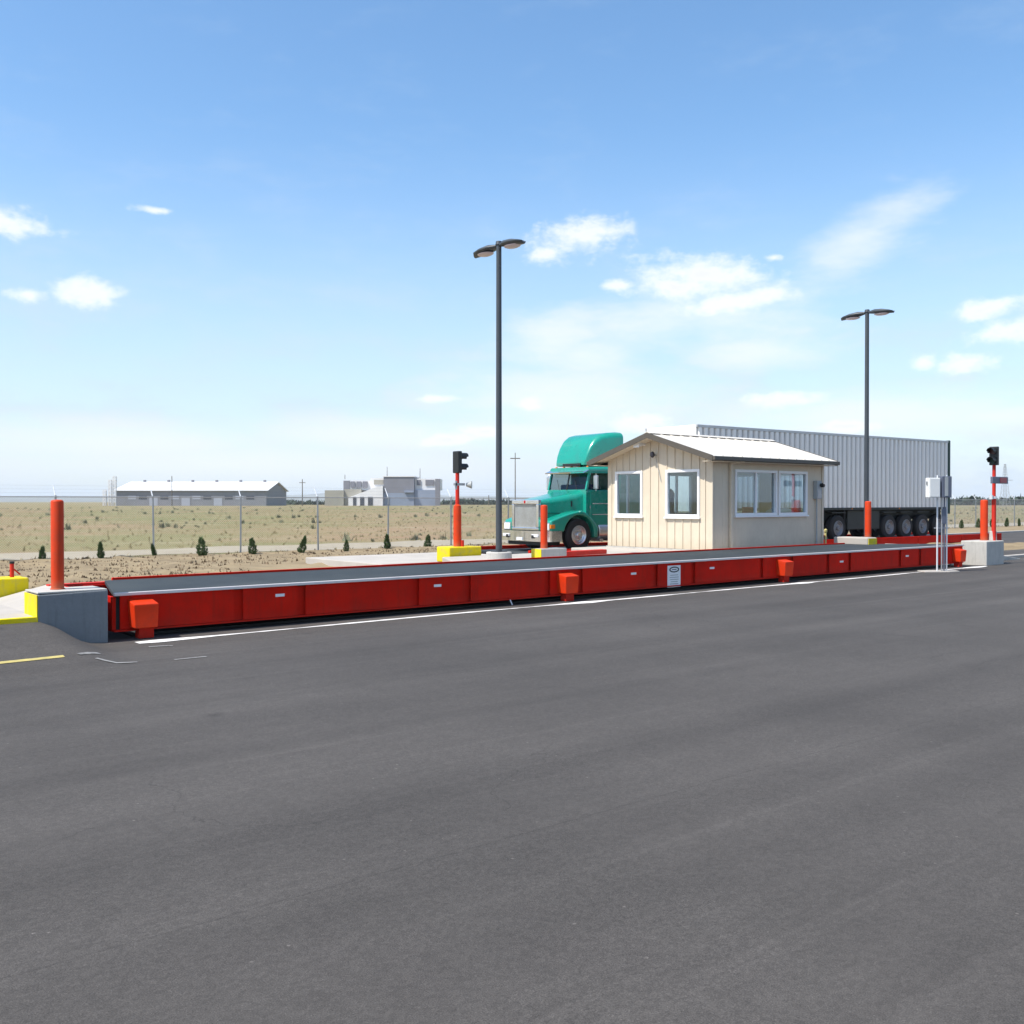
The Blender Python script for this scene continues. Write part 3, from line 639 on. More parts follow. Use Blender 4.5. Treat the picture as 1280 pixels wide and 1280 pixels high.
# ------------------------------------------------------------------ scale house
HX0, HY0, HZ0, HL, HW = 21.07, 16.95, ISL, 5.15, 3.9
hs = thing('scale_house', 'small cream ribbed-metal scale house with low gable roof and white windows', 'scale house', (HX0, HY0, HZ0))
T = .09; EV = 2.62; RIDGE = 3.22; OV = .36; OVX = .43
def topz_y(y): return EV + (RIDGE - EV) * (1 - abs(y - HW / 2) / (HW / 2)) - .02
box(-.03, HL + .03, -.03, HW + .03, -.02, .045).build('slab', 'concrete', hs)
box(.1, HL - .1, .1, HW - .1, .046, .07).build('interior_floor', 'plywood', hs)
def gable(x0, x1, name, wins, ribs, outward):
    cuts = sorted(set([0, HW] + [w[0] for w in wins] + [w[1] for w in wins] + ribs))
    for a, b in zip(cuts[:-1], cuts[1:]):
        if b - a < .02: continue
        spans = [(.05, None)]
        for w in wins:
            if a >= w[0] - 1e-4 and b <= w[1] + 1e-4: spans = [(.05, w[2]), (w[3], None)]
        for z0, z1 in spans:
            pts = [(a + .002, z0), (b - .002, z0)]
            if z1 is None:
                pts.append((b - .002, topz_y(b)));
                if a < HW / 2 < b: pts.append((HW / 2, topz_y(HW / 2)))
                pts.append((a + .002, topz_y(a)))
            else: pts += [(b - .002, z1), (a + .002, z1)]
            MB().prism(pts, 'x', x0, x1).build(name, 'siding', hs)
            if outward:
                zt = z1 if z1 is not None else topz_y(b) - .02
                box(x0 - .022, x0 - .001, b - .015, b + .015, z0 + .001, zt).build('batten', 'siding', hs) if b < HW else None
wg = [(17.42 - HY0 - .02, 18.55 - HY0, .955, 2.20), (19.48 - HY0, 20.50 - HY0, .955, 2.20)]
ribs = [.24] + [wg[0][0] + k * (wg[0][1] - wg[0][0]) / 4 for k in range(5)] + [wg[0][1] + .31, wg[0][1] + .62] + [wg[1][0] + k * (wg[1][1] - wg[1][0]) / 4 for k in range(5)] + [HW - .16]
gable(0, T, 'siding_panel', wg, ribs, True)
wr = [(.45, 1.75, .955, 2.2), (2.2, 3.45, .955, 2.2)]
gable(HL - T, HL, 'siding_panel', wr, [.2, 1.95, 3.65], False)
def longwall(y0, y1, wins, ribs, out):
    cuts = sorted(set([T + .002, HL - T - .002] + [w[0] for w in wins] + [w[1] for w in wins] + ribs))
    for a, b in zip(cuts[:-1], cuts[1:]):
        spans = [(.05, EV - .03)]
        for w in wins:
            if a >= w[0] - 1e-4 and b <= w[1] + 1e-4: spans = [(.05, w[2]), (w[3], EV - .03)]
        for z0, z1 in spans: box(a + .0015, b - .0015, y0, y1, z0, z1).build('wall_panel', 'siding', hs, bevel=.002)
ws = [(22.04 - HX0, 23.90 - HX0, .99, 2.2), (24.03 - HX0, 25.38 - HX0, .99, 2.2)]
longwall(0, T, ws, [.42, 4.75], True)
wb_ = [(.22, 1.45, .955, 2.2), (2.35, 3.75, .955, 2.2)]
longwall(HW - T, HW, wb_, [1.9, 4.75], False)
box(-.028, .05, -.028, -.0015, .05, EV - .03).build('corner_trim', 'siding', hs); box(HL - .05, HL + .028, -.028, -.0015, .05, EV - .03).build('corner_trim', 'siding', hs)
def window(axis, pos, a, b, z0, z1, out, slides=1):
    """frame, sill and panes set into an opening; axis = direction of the wall normal"""
    fw_, d0, d1 = .05, pos - out * .035, pos + out * (T - .01)
    lo, hi = min(d0, d1), max(d0, d1)
    def bx(u0, u1, w0, w1, dlo, dhi): return MB().box(dlo, dhi, u0, u1, w0, w1) if axis == 'x' else MB().box(u0, u1, dlo, dhi, w0, w1)
    fr = MB()
    for q in (bx(a - .03, b + .03, z1 - .045, z1 + .03, lo, hi), bx(a - .03, b + .03, z0 - .03, z0 + .045, lo, hi), bx(a - .03, a + .045, z0 + .0455, z1 - .0455, lo, hi), bx(b - .045, b + .03, z0 + .0455, z1 - .0455, lo, hi)): fr.add(q.v, q.f)
    w = fr.build('window', 'vinyl', hs, bevel=.006)
    sl = bx(a - .06, b + .06, z0 - .075, z0 - .0315, min(pos - out * .07, pos), max(pos - out * .07, pos)); sl.build('sill', 'vinyl', w, bevel=.005)
    n = slides
    for k in range(n):
        u0 = a + .0455 + (b - a - .091) * k / n; u1 = a + .0455 + (b - a - .091) * (k + 1) / n; dc = pos + out * (.02 + .02 * k)
        bx(u0, u1, z0 + .046, z1 - .046, dc, dc + .005).build('pane', 'window_glass', w)
        if k: bx(u0 - .03, u0 + .03, z0 + .0465, z1 - .0465, min(pos - out * .015, pos + out * .055), max(pos - out * .015, pos + out * .055)).build('mullion', 'vinyl', w)
for w in wg: window('x', 0, *w, 1)
for w in wr: window('x', HL, *w, -1)
window('y', 0, *ws[0], 1, 2); window('y', 0, *ws[1], 1)
for w in wb_: window('y', HW, *w, -1, 2)
# roof: two slopes of metal panels with standing seams, fascia and gutter
def slope_pt(y, off=0): return EV + (RIDGE - EV) * (1 - abs(y - HW / 2) / (HW / 2)) + off
for sgn in (-1, 1):
    ye = -OV if sgn < 0 else HW + OV; n = 14; xa, xb = -OVX, HL + .22
    for k in range(n):
        x0 = xa + (xb - xa) * k / n; x1 = xa + (xb - xa) * (k + 1) / n
        pr = [(ye, slope_pt(ye, .0)), (HW / 2, slope_pt(HW / 2, .0)), (HW / 2, slope_pt(HW / 2, .04)), (ye, slope_pt(ye, .04))]
        MB().prism(pr, 'x', x0 + .001, x1 - .001).build('roof_panel', 'roof_metal', hs)
        if k: MB().prism([(ye, slope_pt(ye, .041)), (HW / 2, slope_pt(HW / 2, .041)), (HW / 2, slope_pt(HW / 2, .062)), (ye, slope_pt(ye, .062))], 'x', x0 - .015, x0 + .015).build('seam', 'roof_metal', hs)
    for xx in (xa - .022, xb + .002):
        MB().prism([(ye - sgn * -.0, slope_pt(ye, -.1)), (HW / 2, slope_pt(HW / 2, -.1)), (HW / 2, slope_pt(HW / 2, .055)), (ye, slope_pt(ye, .055))], 'x', xx, xx + .02).build('fascia', 'fascia', hs)
    yo = ye - .085 if sgn < 0 else ye + .002
    box(xa - .02, xb + .02, yo, yo + .083, slope_pt(ye, -.075), slope_pt(ye, .03)).build('gutter', 'fascia', hs, bevel=.012)
    MB().prism([(ye + .003 * sgn * -1, slope_pt(ye, -.1)), (ye - sgn * (OV - .01), slope_pt(ye, -.1)), (ye - sgn * (OV - .01), slope_pt(ye, -.085)), (ye + .003 * sgn * -1, slope_pt(ye, -.085))], 'x', xa + .01, xb - .01).build('soffit', 'siding', hs)
    MB().prism([(ye, slope_pt(ye, -.08)), (HW / 2, slope_pt(HW / 2, -.08)), (HW / 2, slope_pt(HW / 2, -.065)), (ye, slope_pt(ye, -.065))], 'x', xa + .01, -.002).build('soffit', 'siding', hs)
MB().prism([(HW / 2 - .14, RIDGE + .03), (HW / 2 + .14, RIDGE + .03), (HW / 2, RIDGE + .085)], 'x', -OVX, HL + .22).build('ridge_cap', 'roof_metal', hs)
box(.06, HL - .06, .06, HW - .06, EV - .03, EV - .015).build('ceiling', 'interior_wall', hs)
# downspout at the corner
dsx = 23.47 * .929 - HX0
dm = box(dsx - .045, dsx + .045, -.09, -.012, .1, EV - .22).build('downspout', 'siding', hs, bevel=.012)
MB().tube((dsx, -.05, EV - .24), (dsx + .12, -OV - .02, slope_pt(-OV, -.06)), .04, n=10).build('elbow', 'siding', dm, smooth=40)
# gable lamp, camera dome and cable, meter box and conduit
pg = GX(805, 554, HX0); gl_ = thing('wall_light', 'small white floodlight under the gable peak of the scale house', 'wall light', (HX0 - .02, pg.y, pg.z))
box(-.02, .018, -.07, .07, -.07, .07).build('mount', 'vinyl', gl_, bevel=.01)
MB().loft([[(-.02, -.07, -.05), (-.02, .07, -.05), (-.02, .07, .06), (-.02, -.07, .06)], [(-.32, -.11, -.14), (-.32, .11, -.14), (-.32, .11, .02), (-.32, -.11, .02)]]).build('lamp_body', 'vinyl', gl_, bevel=.015)
pg = GX(820, 569, HX0); dc = thing('wall_camera', 'small dark camera with hanging cable between the gable windows', 'camera', (HX0 - .023, pg.y, pg.z))
MB().tube((0, 0, 0), (-.12, 0, 0), .03).build('arm', 'elec_grey', dc, smooth=40); MB().lathe([(.01, .1), (.06, .07), (.07, 0), (.045, -.06), (.001, -.08)], (-.13, 0, 0), n=16).build('dome', 'sign_black', dc, smooth=50)
MB().tube((-.02, -.02, -.04), (-.01, -.22, -.75), .008, n=6).build('cable', 'elec_grey', dc)
pm = GY(1021, 612, HY0); mb_ = thing('meter_box', 'grey electric meter box with black hood on the right end of the house wall', 'meter box', (pm.x - .05, HY0 - .002, pm.z))
box(-.14, .1, -.14, .0, -.28, .26).build('enclosure', 'elec_grey', mb_, bevel=.012); box(-.11, .07, -.15, -.141, -.25, -.02).build('door', 'galv', mb_, bevel=.004)
MB().tube((.04, -.14, .13), (.04, -.25, .11), .06, .05, 16).build('meter', 'black', mb_, smooth=40); box(.1, .2, -.12, -.04, .12, .2).build('hood', 'black', mb_, bevel=.01); box(.1, .16, -.11, -.04, -.14, .02).build('switch', 'black', mb_, bevel=.006)
MB().tube((-.03, -.05, -.28), (-.03, -.05, ISL + .05 - pm.z), .022, n=10).build('conduit', 'elec_grey', mb_, smooth=40)
# things inside the house, seen through the panes
FZ = HZ0 + .071
dk = thing('desk', 'long counter desk inside the house under the side window', 'desk', (HX0 + .7, HY0 + .25, FZ)); box(0, 3.9, 0, .65, .72, .76).build('top', 'plywood', dk, bevel=.006)
for x in (.03, 1.9, 3.8): box(x, x + .05, .05, .6, 0, .719).build('leg', 'elec_grey', dk)
cb = thing('cabinet', 'white cabinet with dark top behind the left sliding pane', 'cabinet', (HX0 + 2.35, HY0 + 1.55, FZ)); box(0, .6, 0, .5, 0, 1.55).build('body', 'box_white', cb, bevel=.01); box(-.02, .62, -.02, .52, 1.551, 1.8).build('binder_row', 'sign_black', cb)
mo = thing('monitor', 'grey monitor on the desk behind the left sliding pane', 'monitor', (HX0 + 1.15, HY0 + .55, FZ + .76)); box(-.24, .24, 0, .04, .12, .46).build('screen', 'screen', mo, bevel=.008); box(-.03, .03, .041, .09, .0, .3).build('stand', 'monitor_grey', mo); box(-.12, .12, -.03, .14, -.0005, .015).build('base', 'monitor_grey', mo)
rc = thing('office_chair', 'red office chair behind the middle sliding pane', 'chair', (HX0 + 3.3, HY0 + 1.1, FZ)); box(-.25, .25, .2, .27, .5, 1.12).build('backrest', 'chair_red', rc, bevel=.04); box(-.26, .26, -.25, .25, .42, .5).build('seat', 'chair_red', rc, bevel=.03); MB().tube((0, 0, .06), (0, 0, .42), .03).build('post', 'black', rc)
for k in range(5): MB().tube((0, 0, .07), (.27 * math.cos(k * 1.257), .27 * math.sin(k * 1.257), .03), .022).build('leg', 'black', rc)
dr = thing('locker', 'tall dark locker behind the right pane of the side window', 'locker', (HX0 + 4.05, HY0 + 2.7, FZ)); box(0, .5, 0, .5, 0, 2.15).build('body', 'trailer_green', dr, bevel=.01); box(.05, .07, -.02, -.001, .9, 1.1).build('handle', 'galv', dr)
pc = thing('printer', 'low blue-grey printer with pale curved lid behind the right pane', 'printer', (HX0 + 3.75, HY0 + .3, FZ + .76)); box(-.42, .42, .02, .5, .0, .22).build('body', 'box_blue', pc, bevel=.05)
MB().loft([[(-.42 + .84 * i / 12, .02, .223 + .11 * math.sin(math.pi * i / 12)) for i in range(13)] + [(.42 - .84 * i / 12, .02, .215) for i in range(13)], [(-.42 + .84 * i / 12, .42, .223 + .11 * math.sin(math.pi * i / 12)) for i in range(13)] + [(.42 - .84 * i / 12, .42, .215) for i in range(13)]]).build('lid', 'box_white', pc)
jk = thing('jacket', 'dark blue jacket hanging behind the leftmost side pane', 'jacket', (HX0 + 1.25, HY0 + 2.6, FZ)); MB().loft([[(.2 * w * math.cos(a), .08 * w * math.sin(a), z) for a in np.linspace(0, 5.9, 14)] for w, z in ((1.15, .75), (1.05, 1.0), (1, 1.3), (1.1, 1.5), (.8, 1.6), (.3, 1.66))]).build('cloth', 'blue_cloth', jk, smooth=60)
# ------------------------------------------------------------------ far scale and truck
TA = Vector((27.13, 22.5, 0)); YAW = R(-3.46); TZ = .27
ud = Vector((math.cos(YAW), math.sin(YAW), 0)); nd = Vector((-ud.y, ud.x, 0))
f0 = TA + ud * -7.6 - nd * .35
fs = thing('truck_scale', 'red steel truck scale under the teal truck behind the house', 'truck scale', (f0.x, f0.y, 0), YAW)
for k in range(4): box(6.9 * k + .01, 6.9 * k + 6.89, .12, 3.2, TZ - .06, TZ).build('deck_plate', 'deck_steel', fs)
for y0, y1 in ((0, .1), (3.22, 3.32)):
    for k in range(8): box(3.45 * k + .02, 3.45 * k + 3.43, y0, y1, .05, TZ + .11).build('side_beam', 'red_steel', fs, bevel=.006)
tag(box(TA.x - 13, TA.x - 7.7, TA.y - .2, TA.y + 4, -.05, .2).build('approach_slab', 'concrete_new', bevel=.02), 'pale concrete slab in front of the truck', 'approach slab', kind='structure')

g0 = TA + ud * -6.60
tk = thing('semi_truck', 'teal conventional semi truck tractor with chrome grille on the far scale', 'truck', (g0.x, g0.y, TZ), YAW)
def sup(yc, hw, z0, z1, r, x, n=7):
    """cross-section with rounded upper corners; x may vary with z through a callable"""
    pts = [(yc - hw, z0)]
    for k in range(n + 1):
        a = math.pi - (math.pi / 2) * k / n; pts.append((yc - hw + r + r * math.cos(a), z1 - r + r * math.sin(a)))
    for k in range(n + 1):
        a = math.pi / 2 - (math.pi / 2) * k / n; pts.append((yc + hw - r + r * math.cos(a), z1 - r + r * math.sin(a)))
    pts.append((yc + hw, z0))
    return [(x(z) if callable(x) else x, y, z) for y, z in pts]
YC = 1.22
MB().loft([sup(YC, .64, .8, 1.6, .1, .12), sup(YC, .66, .8, 1.64, .15, .3), sup(YC, .71, .8, 1.75, .2, .9), sup(YC, .78, .85, 1.86, .22, 1.5), sup(YC, .86, .85, 1.95, .2, 1.74)]).build('hood', 'teal', tk, smooth=45)
# hood side vent and seam
box(1.28, 1.33, YC - .775, YC - .74, 1.42, 1.6).build('hood_vent', 'black', tk)
# grille shell
gr = MB(); 
for q in (box(.0, .13, YC - .70, YC + .70, 1.50, 1.64), box(.0, .13, YC - .70, YC + .70, .66, .76), box(.0, .13, YC - .70, YC - .58, .761, 1.499), box(.0, .13, YC + .58, YC + .70, .761, 1.499)): gr.add(q.v, q.f)
gs = gr.build('grille_shell', 'chrome', tk, bevel=.02)
box(.07, .09, YC - .58, YC + .58, .76, 1.5).build('grille_mesh', 'elec_grey', gs)
for k in range(21): box(.035, .065, YC - .56 + 1.12 * k / 20 - .008, YC - .56 + 1.12 * k / 20 + .008, .762, 1.498).build('grille_bar', 'chrome', gs)
MB().lathe([(.001, -.01), (.045, -.008), (.05, 0), (.05, .01)], (0, YC, 1.57), 'x', 20).build('emblem', 'tail_red', gs)
# bumper
bp_ = [(.02, .0), (.10, -.01)]
bm_ = MB(); loops = []
for y, x in ((-.02, .62), (-.02, .22), (.03, .06), (.14, .0), (YC, -.06), (2.3, .0), (2.41, .06), (2.46, .22), (2.46, .62)):
    loops.append([(x - .14, y, .33), (x - .14, y, .66), (x - .09, y, .66), (x - .09, y, .33)])
bmo = bm_.loft(loops).build('bumper', 'chrome', tk, smooth=50)
for y in (.55, 1.9): box(-.205, -.18, y - .05, y + .05, .43, .53).build('tow_hook', 'black', bmo)
box(-.215, -.19, YC - .15, YC + .15, .36, .45).build('number_plate', 'sign_white', bmo)
box(.05, .7, .3, 2.15, .2, .5).build('front_axle_beam', 'trailer_dark', tk)
WR = .52; AX = 1.27
def fender(y0, y1):
    pts = []
    for k in range(15):                       # outer line: rises from the lamp pod, over the wheel, down behind
        t = k / 14; x = .1 + 1.95 * t
        z = .98 + .33 * math.sin(min(1, t * 1.25) * math.pi / 2) if t < .62 else 1.305 - .55 * ((t - .62) / .38) ** 1.8
        pts.append((x, z))
    arch = [(AX + .63 * math.cos(a), .52 + .63 * math.sin(a)) for a in np.linspace(-.15, math.pi - .18, 16)]
    return pts + [(2.05, .42)] + arch + [(.1, .62)]
fpl = fender(0, 1)
for y0, y1 in ((.0, .5), (1.94, 2.44)):
    fd = MB().prism(fpl, 'y', y0, y1).build('fender', 'teal', tk, bevel=.05, smooth=35, seg=3)
    s0 = y0 if y0 < 1 else y1 - .4
    hl_ = box(.06, .1, s0 + .03, s0 + .37, .66, .92).build('headlight', 'chrome', fd, bevel=.015)
    for q in (0, 1): box(.045, .06, s0 + .05 + .155 * q, s0 + .195 + .155 * q, .69, .89).build('lens', 'sign_white', hl_, bevel=.008)
    box(.1 - .012, .26, (y0 - .012) if y0 < 1 else y1 - .05, (y0 + .05) if y0 < 1 else y1 + .012, .74, .86).build('turn_light', 'amber', fd, bevel=.01)
def wheel(parent, x, y, z=WR, r=WR, out=-1, w=.27, name='wheel', rim='alloy'):
    t_ = MB().lathe([(.30, -w / 2), (r - .05, -w / 2), (r, -w / 2 + .04), (r, w / 2 - .04), (r - .05, w / 2), (.30, w / 2), (.296, -w / 2)], (0, 0, 0), 'y', 36, False)
    k = t_.build(name, 'rubber', parent, smooth=35); k.location = (x, y, z)
    prof = [(.001, .0), (.06, -.02), (.085, .0), (.09, .05), (.19, .055), (.225, .02), (.255, .03), (.285, -.01), (.305, -.006), (.306, .18), (.001, .18)]
    MB().lathe([(a, out * (w / 2 - b)) for a, b in prof], (0, 0, 0), 'y', 30).build('rim', rim, k, smooth=35)
    hl = MB()
    for j in range(10):
        a = 2 * math.pi * j / 10; hl.tube((.15 * math.cos(a), out * (w / 2 - .055), .15 * math.sin(a)), (.15 * math.cos(a), out * (w / 2 - .015), .15 * math.sin(a)), .018, n=6)
    hl.build('lug_nuts', 'chrome', k)
    return k
wheel(tk, AX, .18); wheel(tk, AX, 2.26, out=1)
for ax in (5.7, 7.0):
    wheel(tk, ax, .16); wheel(tk, ax, .46); wheel(tk, ax, 1.98, out=1); wheel(tk, ax, 2.28, out=1)
box(.5, 7.6, .85, 1.05, .55, .8).build('frame_rail', 'trailer_dark', tk); box(.5, 7.6, 1.4, 1.6, .55, .8).build('frame_rail', 'trailer_dark', tk)
# cab
cabx = lambda z: 1.72 + max(0, (z - 1.9)) * .22
def cabx_const(x): return lambda z: x
MB().loft([sup(YC, 1.0, .62, 1.97, .1, cabx), sup(YC, 1.03, .62, 1.97, .1, 3.1)]).build('cab_lower', 'teal', tk, smooth=35)
MB().loft([sup(YC, 1.0, 2.50, 2.70, .12, lambda z: 1.83), sup(YC, 1.03, 2.5, 2.74, .12, 3.1)]).build('cab_roof', 'teal', tk, smooth=35)
for y in (YC - 1.0, YC + .93): MB().loft([[(1.72, y, 1.96), (1.79, y, 1.96), (1.79, y + .07, 1.96), (1.72, y + .07, 1.96)], [(1.85, y, 2.5), (1.92, y, 2.5), (1.92, y + .07, 2.5), (1.85, y + .07, 2.5)]]).build('door_pillar', 'teal', tk)
for y in (YC - 1.015, YC + .945): box(2.75, 3.1, y, y + .07, 1.96, 2.5).build('rear_pillar', 'teal', tk)
MB().loft([[(1.725, YC - .03, 1.96), (1.75, YC - .03, 1.96), (1.75, YC + .03, 1.96), (1.725, YC + .03, 1.96)], [(1.855, YC - .03, 2.5), (1.88, YC - .03, 2.5), (1.88, YC + .03, 2.5), (1.855, YC + .03, 2.5)]]).build('centre_post', 'black', tk)
for y0, y1 in ((YC - .93, YC - .03), (YC + .03, YC + .93)):
    MB().add([(1.74, y0, 1.965), (1.74, y1, 1.965), (1.87, y1, 2.5), (1.87, y0, 2.5)], [(0, 1, 2, 3)]).build('windshield', 'cab_glass', tk)
for y in (YC - .985, YC + .985): MB().add([(1.8, y, 1.97), (2.75, y, 1.97), (2.75, y, 2.5), (1.92, y, 2.5)], [(0, 1, 2, 3)]).build('side_window', 'cab_glass', tk)
MB().loft([[(1.62, YC - 1.0, 2.50), (1.62, YC + 1.0, 2.50), (1.86, YC + 1.0, 2.6), (1.86, YC - 1.0, 2.6)], [(1.6, YC - .98, 2.53), (1.6, YC + .98, 2.53), (1.86, YC + .98, 2.63), (1.86, YC - .98, 2.63)]]).build('sun_visor', 'chrome', tk)
dl = box(1.85, 2.9, YC - 1.042, YC - 1.03, .8, 1.93).build('door', 'teal', tk, bevel=.01); box(2.68, 2.82, YC - 1.06, YC - 1.043, 1.62, 1.67).build('handle', 'chrome', dl)
for z in (1.15, 1.5): box(1.95, 3.05, YC - 1.05, YC - 1.0425, z, z + .03).build('trim_strip', 'chrome', dl)
box(2.1, 2.5, YC - .8, YC + .8, 1.2, 2.15).build('seats', 'blue_cloth', tk, bevel=.06); box(1.8, 2.0, YC - .9, YC + .9, 1.5, 1.93).build('dashboard', 'black', tk, bevel=.03)
MB().loft([sup(YC, 1.08, .62, 2.74, .1, 3.12), sup(YC, 1.12, .62, 2.74, .1, 4.9)]).build('sleeper', 'teal', tk, smooth=35)
# roof air deflector
MB().loft([sup(YC, .72, 2.78, 2.88, .03, 1.88), sup(YC, .78, 2.76, 3.14, .1, 1.96), sup(YC, .82, 2.75, 3.42, .15, 2.09), sup(YC, .87, 2.75, 3.64, .19, 2.26), sup(YC, .91, 2.75, 3.77, .2, 2.46), sup(YC, .97, 2.75, 3.84, .2, 2.75), sup(YC, 1.04, 2.75, 3.87, .2, 3.1), sup(YC, 1.05, 2.75, 3.86, .2, 3.28)]).build('air_deflector', 'teal', tk, smooth=50)
box(1.84, 1.93, YC - .55, YC + .35, 2.752, 2.83).build('marker_light_bar', 'black', tk, bevel=.01)
for sgn, y in ((-1, YC - 1.05), (1, YC + 1.05)):
    mr = box(1.92, 1.98, y + (-.26 if sgn < 0 else .06), y + (-.06 if sgn < 0 else .26), 1.98, 2.42).build('mirror', 'alloy', tk, bevel=.02)
    for z in (1.95, 2.47): MB().tube((2.05, y, z), (1.95, y + sgn * .17, z - .02 if z < 2.2 else z), .015).build('mirror_arm', 'chrome', mr)
    MB().tube((1.95, y + sgn * .17, 1.93), (1.95, y + sgn * .17, 2.48), .013).build('mirror_bar', 'chrome', mr)
    MB().tube((3.2, y - sgn * .05, .8), (3.2, y - sgn * .05, 3.6), .075, n=16).build('exhaust_stack', 'chrome', tk, smooth=40) if sgn > 0 else None
MB().tube((2.2, .42, .62), (3.6, .42, .62), .32, n=28).build('fuel_tank', 'alloy', tk, smooth=40, bevel=.02)
box(2.15, 2.3, .05, .7, .3, .38).build('step', 'alloy', tk)
for k in range(5): MB().lathe([(.045, 0), (.04, .03), (.001, .045)], (1.95, YC - .8 + .4 * k, 2.70), n=12).build('cab_light', 'amber', tk, smooth=50)
for y in (YC - .55, YC + .35): MB().tube((1.7, y, 1.97), (1.80, y + .22, 2.3), .009, n=6).build('wiper', 'black', tk)
box(.3, 1.66, YC - .008, YC + .008, 1.60, 1.62).build('hood_hinge', 'chrome', tk)
MB().loft([[(.35, YC - .69, 1.2), (.35, YC - .675, 1.2), (.35, YC - .675, 1.212), (.35, YC - .69, 1.212)], [(1.6, YC - .835, 1.2), (1.6, YC - .82, 1.2), (1.6, YC - .82, 1.212), (1.6, YC - .835, 1.212)]]).build('hood_seam', 'black', tk)
for z in (.95, 1.35): box(1.835, 1.865, YC - 1.05, YC - 1.043, z, z + .1).build('door_hinge', 'chrome', tk)
MB().tube((2.95, YC - 1.09, 1.2), (2.95, YC - 1.09, 2.3), .014, n=8).build('grab_rail', 'chrome', tk, smooth=40)
box(-.19, -.17, .3, .62, .47, .56).build('fog_light', 'sign_white', tk, bevel=.01); box(-.19, -.17, 1.83, 2.15, .47, .56).build('fog_light', 'sign_white', tk, bevel=.01)

# trailer
h0 = TA
tr = thing('semi_trailer', 'long light grey ribbed box trailer hitched behind the teal truck', 'trailer', (h0.x, h0.y, TZ), YAW)
TLN = 16.1; TB, TT = 1.24, 4.27; TW = 2.55
box(0, TLN - .06, .03, .06, TB + .1, TT - .1).build('side_wall', 'trailer_skin_shaded', tr); box(0, TLN - .06, TW - .06, TW - .03, TB + .1, TT - .1).build('side_wall', 'trailer_skin', tr)
box(-.0, .03, .061, TW - .061, TB, TT).build('front_wall', 'trailer_skin', tr)
rib = MB().prism([(-.085, .0), (.085, .0), (.06, -.06), (-.06, -.06)], 'z', TB + .1, TT - .1).mesh('side_post', 'trailer_skin')
nrib = 54
for k in range(nrib): link('side_post', rib, tr, (.15 + (TLN - .4) * k / (nrib - 1), .029, 0))
box(-.02, TLN, -.025, .07, TT - .1, TT).build('top_rail', 'grille_bar', tr, bevel=.01); box(-.02, TLN, TW - .07, TW + .02, TT - .1, TT).build('top_rail', 'grille_bar', tr)
box(.03, TLN - .06, .071, TW - .071, TT - .06, TT - .03).build('roof_sheet', 'trailer_skin', tr)
box(-.02, TLN, -.02, .06, TB, TB + .1).build('bottom_rail', 'trailer_dark', tr, bevel=.006); box(-.02, TLN, TW - .06, TW + .02, TB, TB + .1).build('bottom_rail', 'trailer_dark', tr)
box(.03, TLN - .06, .061, TW - .061, TB + .0, TB + .06).build('floor', 'trailer_dark', tr)
for y0, y1 in ((-.03, .14), (TW - .14, TW + .03)): box(TLN - .12, TLN + .04, y0, y1, TB - .2, TT + .02).build('rear_post', 'trailer_green', tr, bevel=.01)
for k in range(2): box(TLN - .0, TLN + .03, .15 + k * 1.13, 1.27 + k * 1.13, TB + .06, TT - .05).build('rear_door', 'trailer_green', tr)
box(7.2, TLN - .1, .35, .6, .82, TB - .005).build('frame_beam', 'trailer_dark', tr); box(7.2, TLN - .1, 1.95, 2.2, .82, TB - .005).build('frame_beam', 'trailer_dark', tr)
for y0, y1 in ((.1, .34), (2.21, 2.45)): box(8.8, 11.0, y0, y1, .45, TB - .01).build('side_box', 'trailer_dark', tr, bevel=.02)
for k, ax in enumerate((8.08, 11.57, 12.80, 14.05, 15.35)):
    wheel(tr, ax, .15, rim='rim_steel'); wheel(tr, ax, 2.4, out=1, rim='rim_steel'); MB().tube((ax, .2, WR), (ax, 2.3, WR), .07).build('axle', 'trailer_dark', tr)
    box(ax - .45, ax + .45, -.01, .3, 1.12, 1.16).build('mudguard', 'trailer_dark', tr)
for x in (8.9, 12.2, 15.9): box(x, x + .05, -.03, -.02, TB + .03, TB + .08).build('marker_light', 'amber' if x < 15 else 'tail_red', tr)
for x in (3.1,): 
    for y in (.35, 2.1): box(x, x + .12, y, y + .12, .1, TB).build('landing_leg', 'trailer_dark', tr); box(x - .08, x + .2, y - .08, y + .2, .02, .09).build('landing_foot', 'trailer_dark', tr)
box(TLN - .04, TLN + .02, .2, 2.35, .5, .6).build('bumper_bar', 'trailer_dark', tr)
box(8.45, 8.5, .0, .5, .75, TB).build('mud_flap', 'rubber', tr)
yp = GY(1032, 681, 18.2)
ypst = thing('hydrant_post', 'thin pale yellow pipe post right of the house under the trailer', 'pipe', (yp.x, 18.2, 0), 0)
MB().tube((0, 0, 0), (0, 0, .85), .03).build('pipe', 'pale_yellow', ypst, smooth=40); MB().lathe([(.035, 0), (.05, .02), (.05, .1), (.02, .12)], (0, 0, .85), n=16).build('cap', 'pale_yellow', ypst, smooth=40)

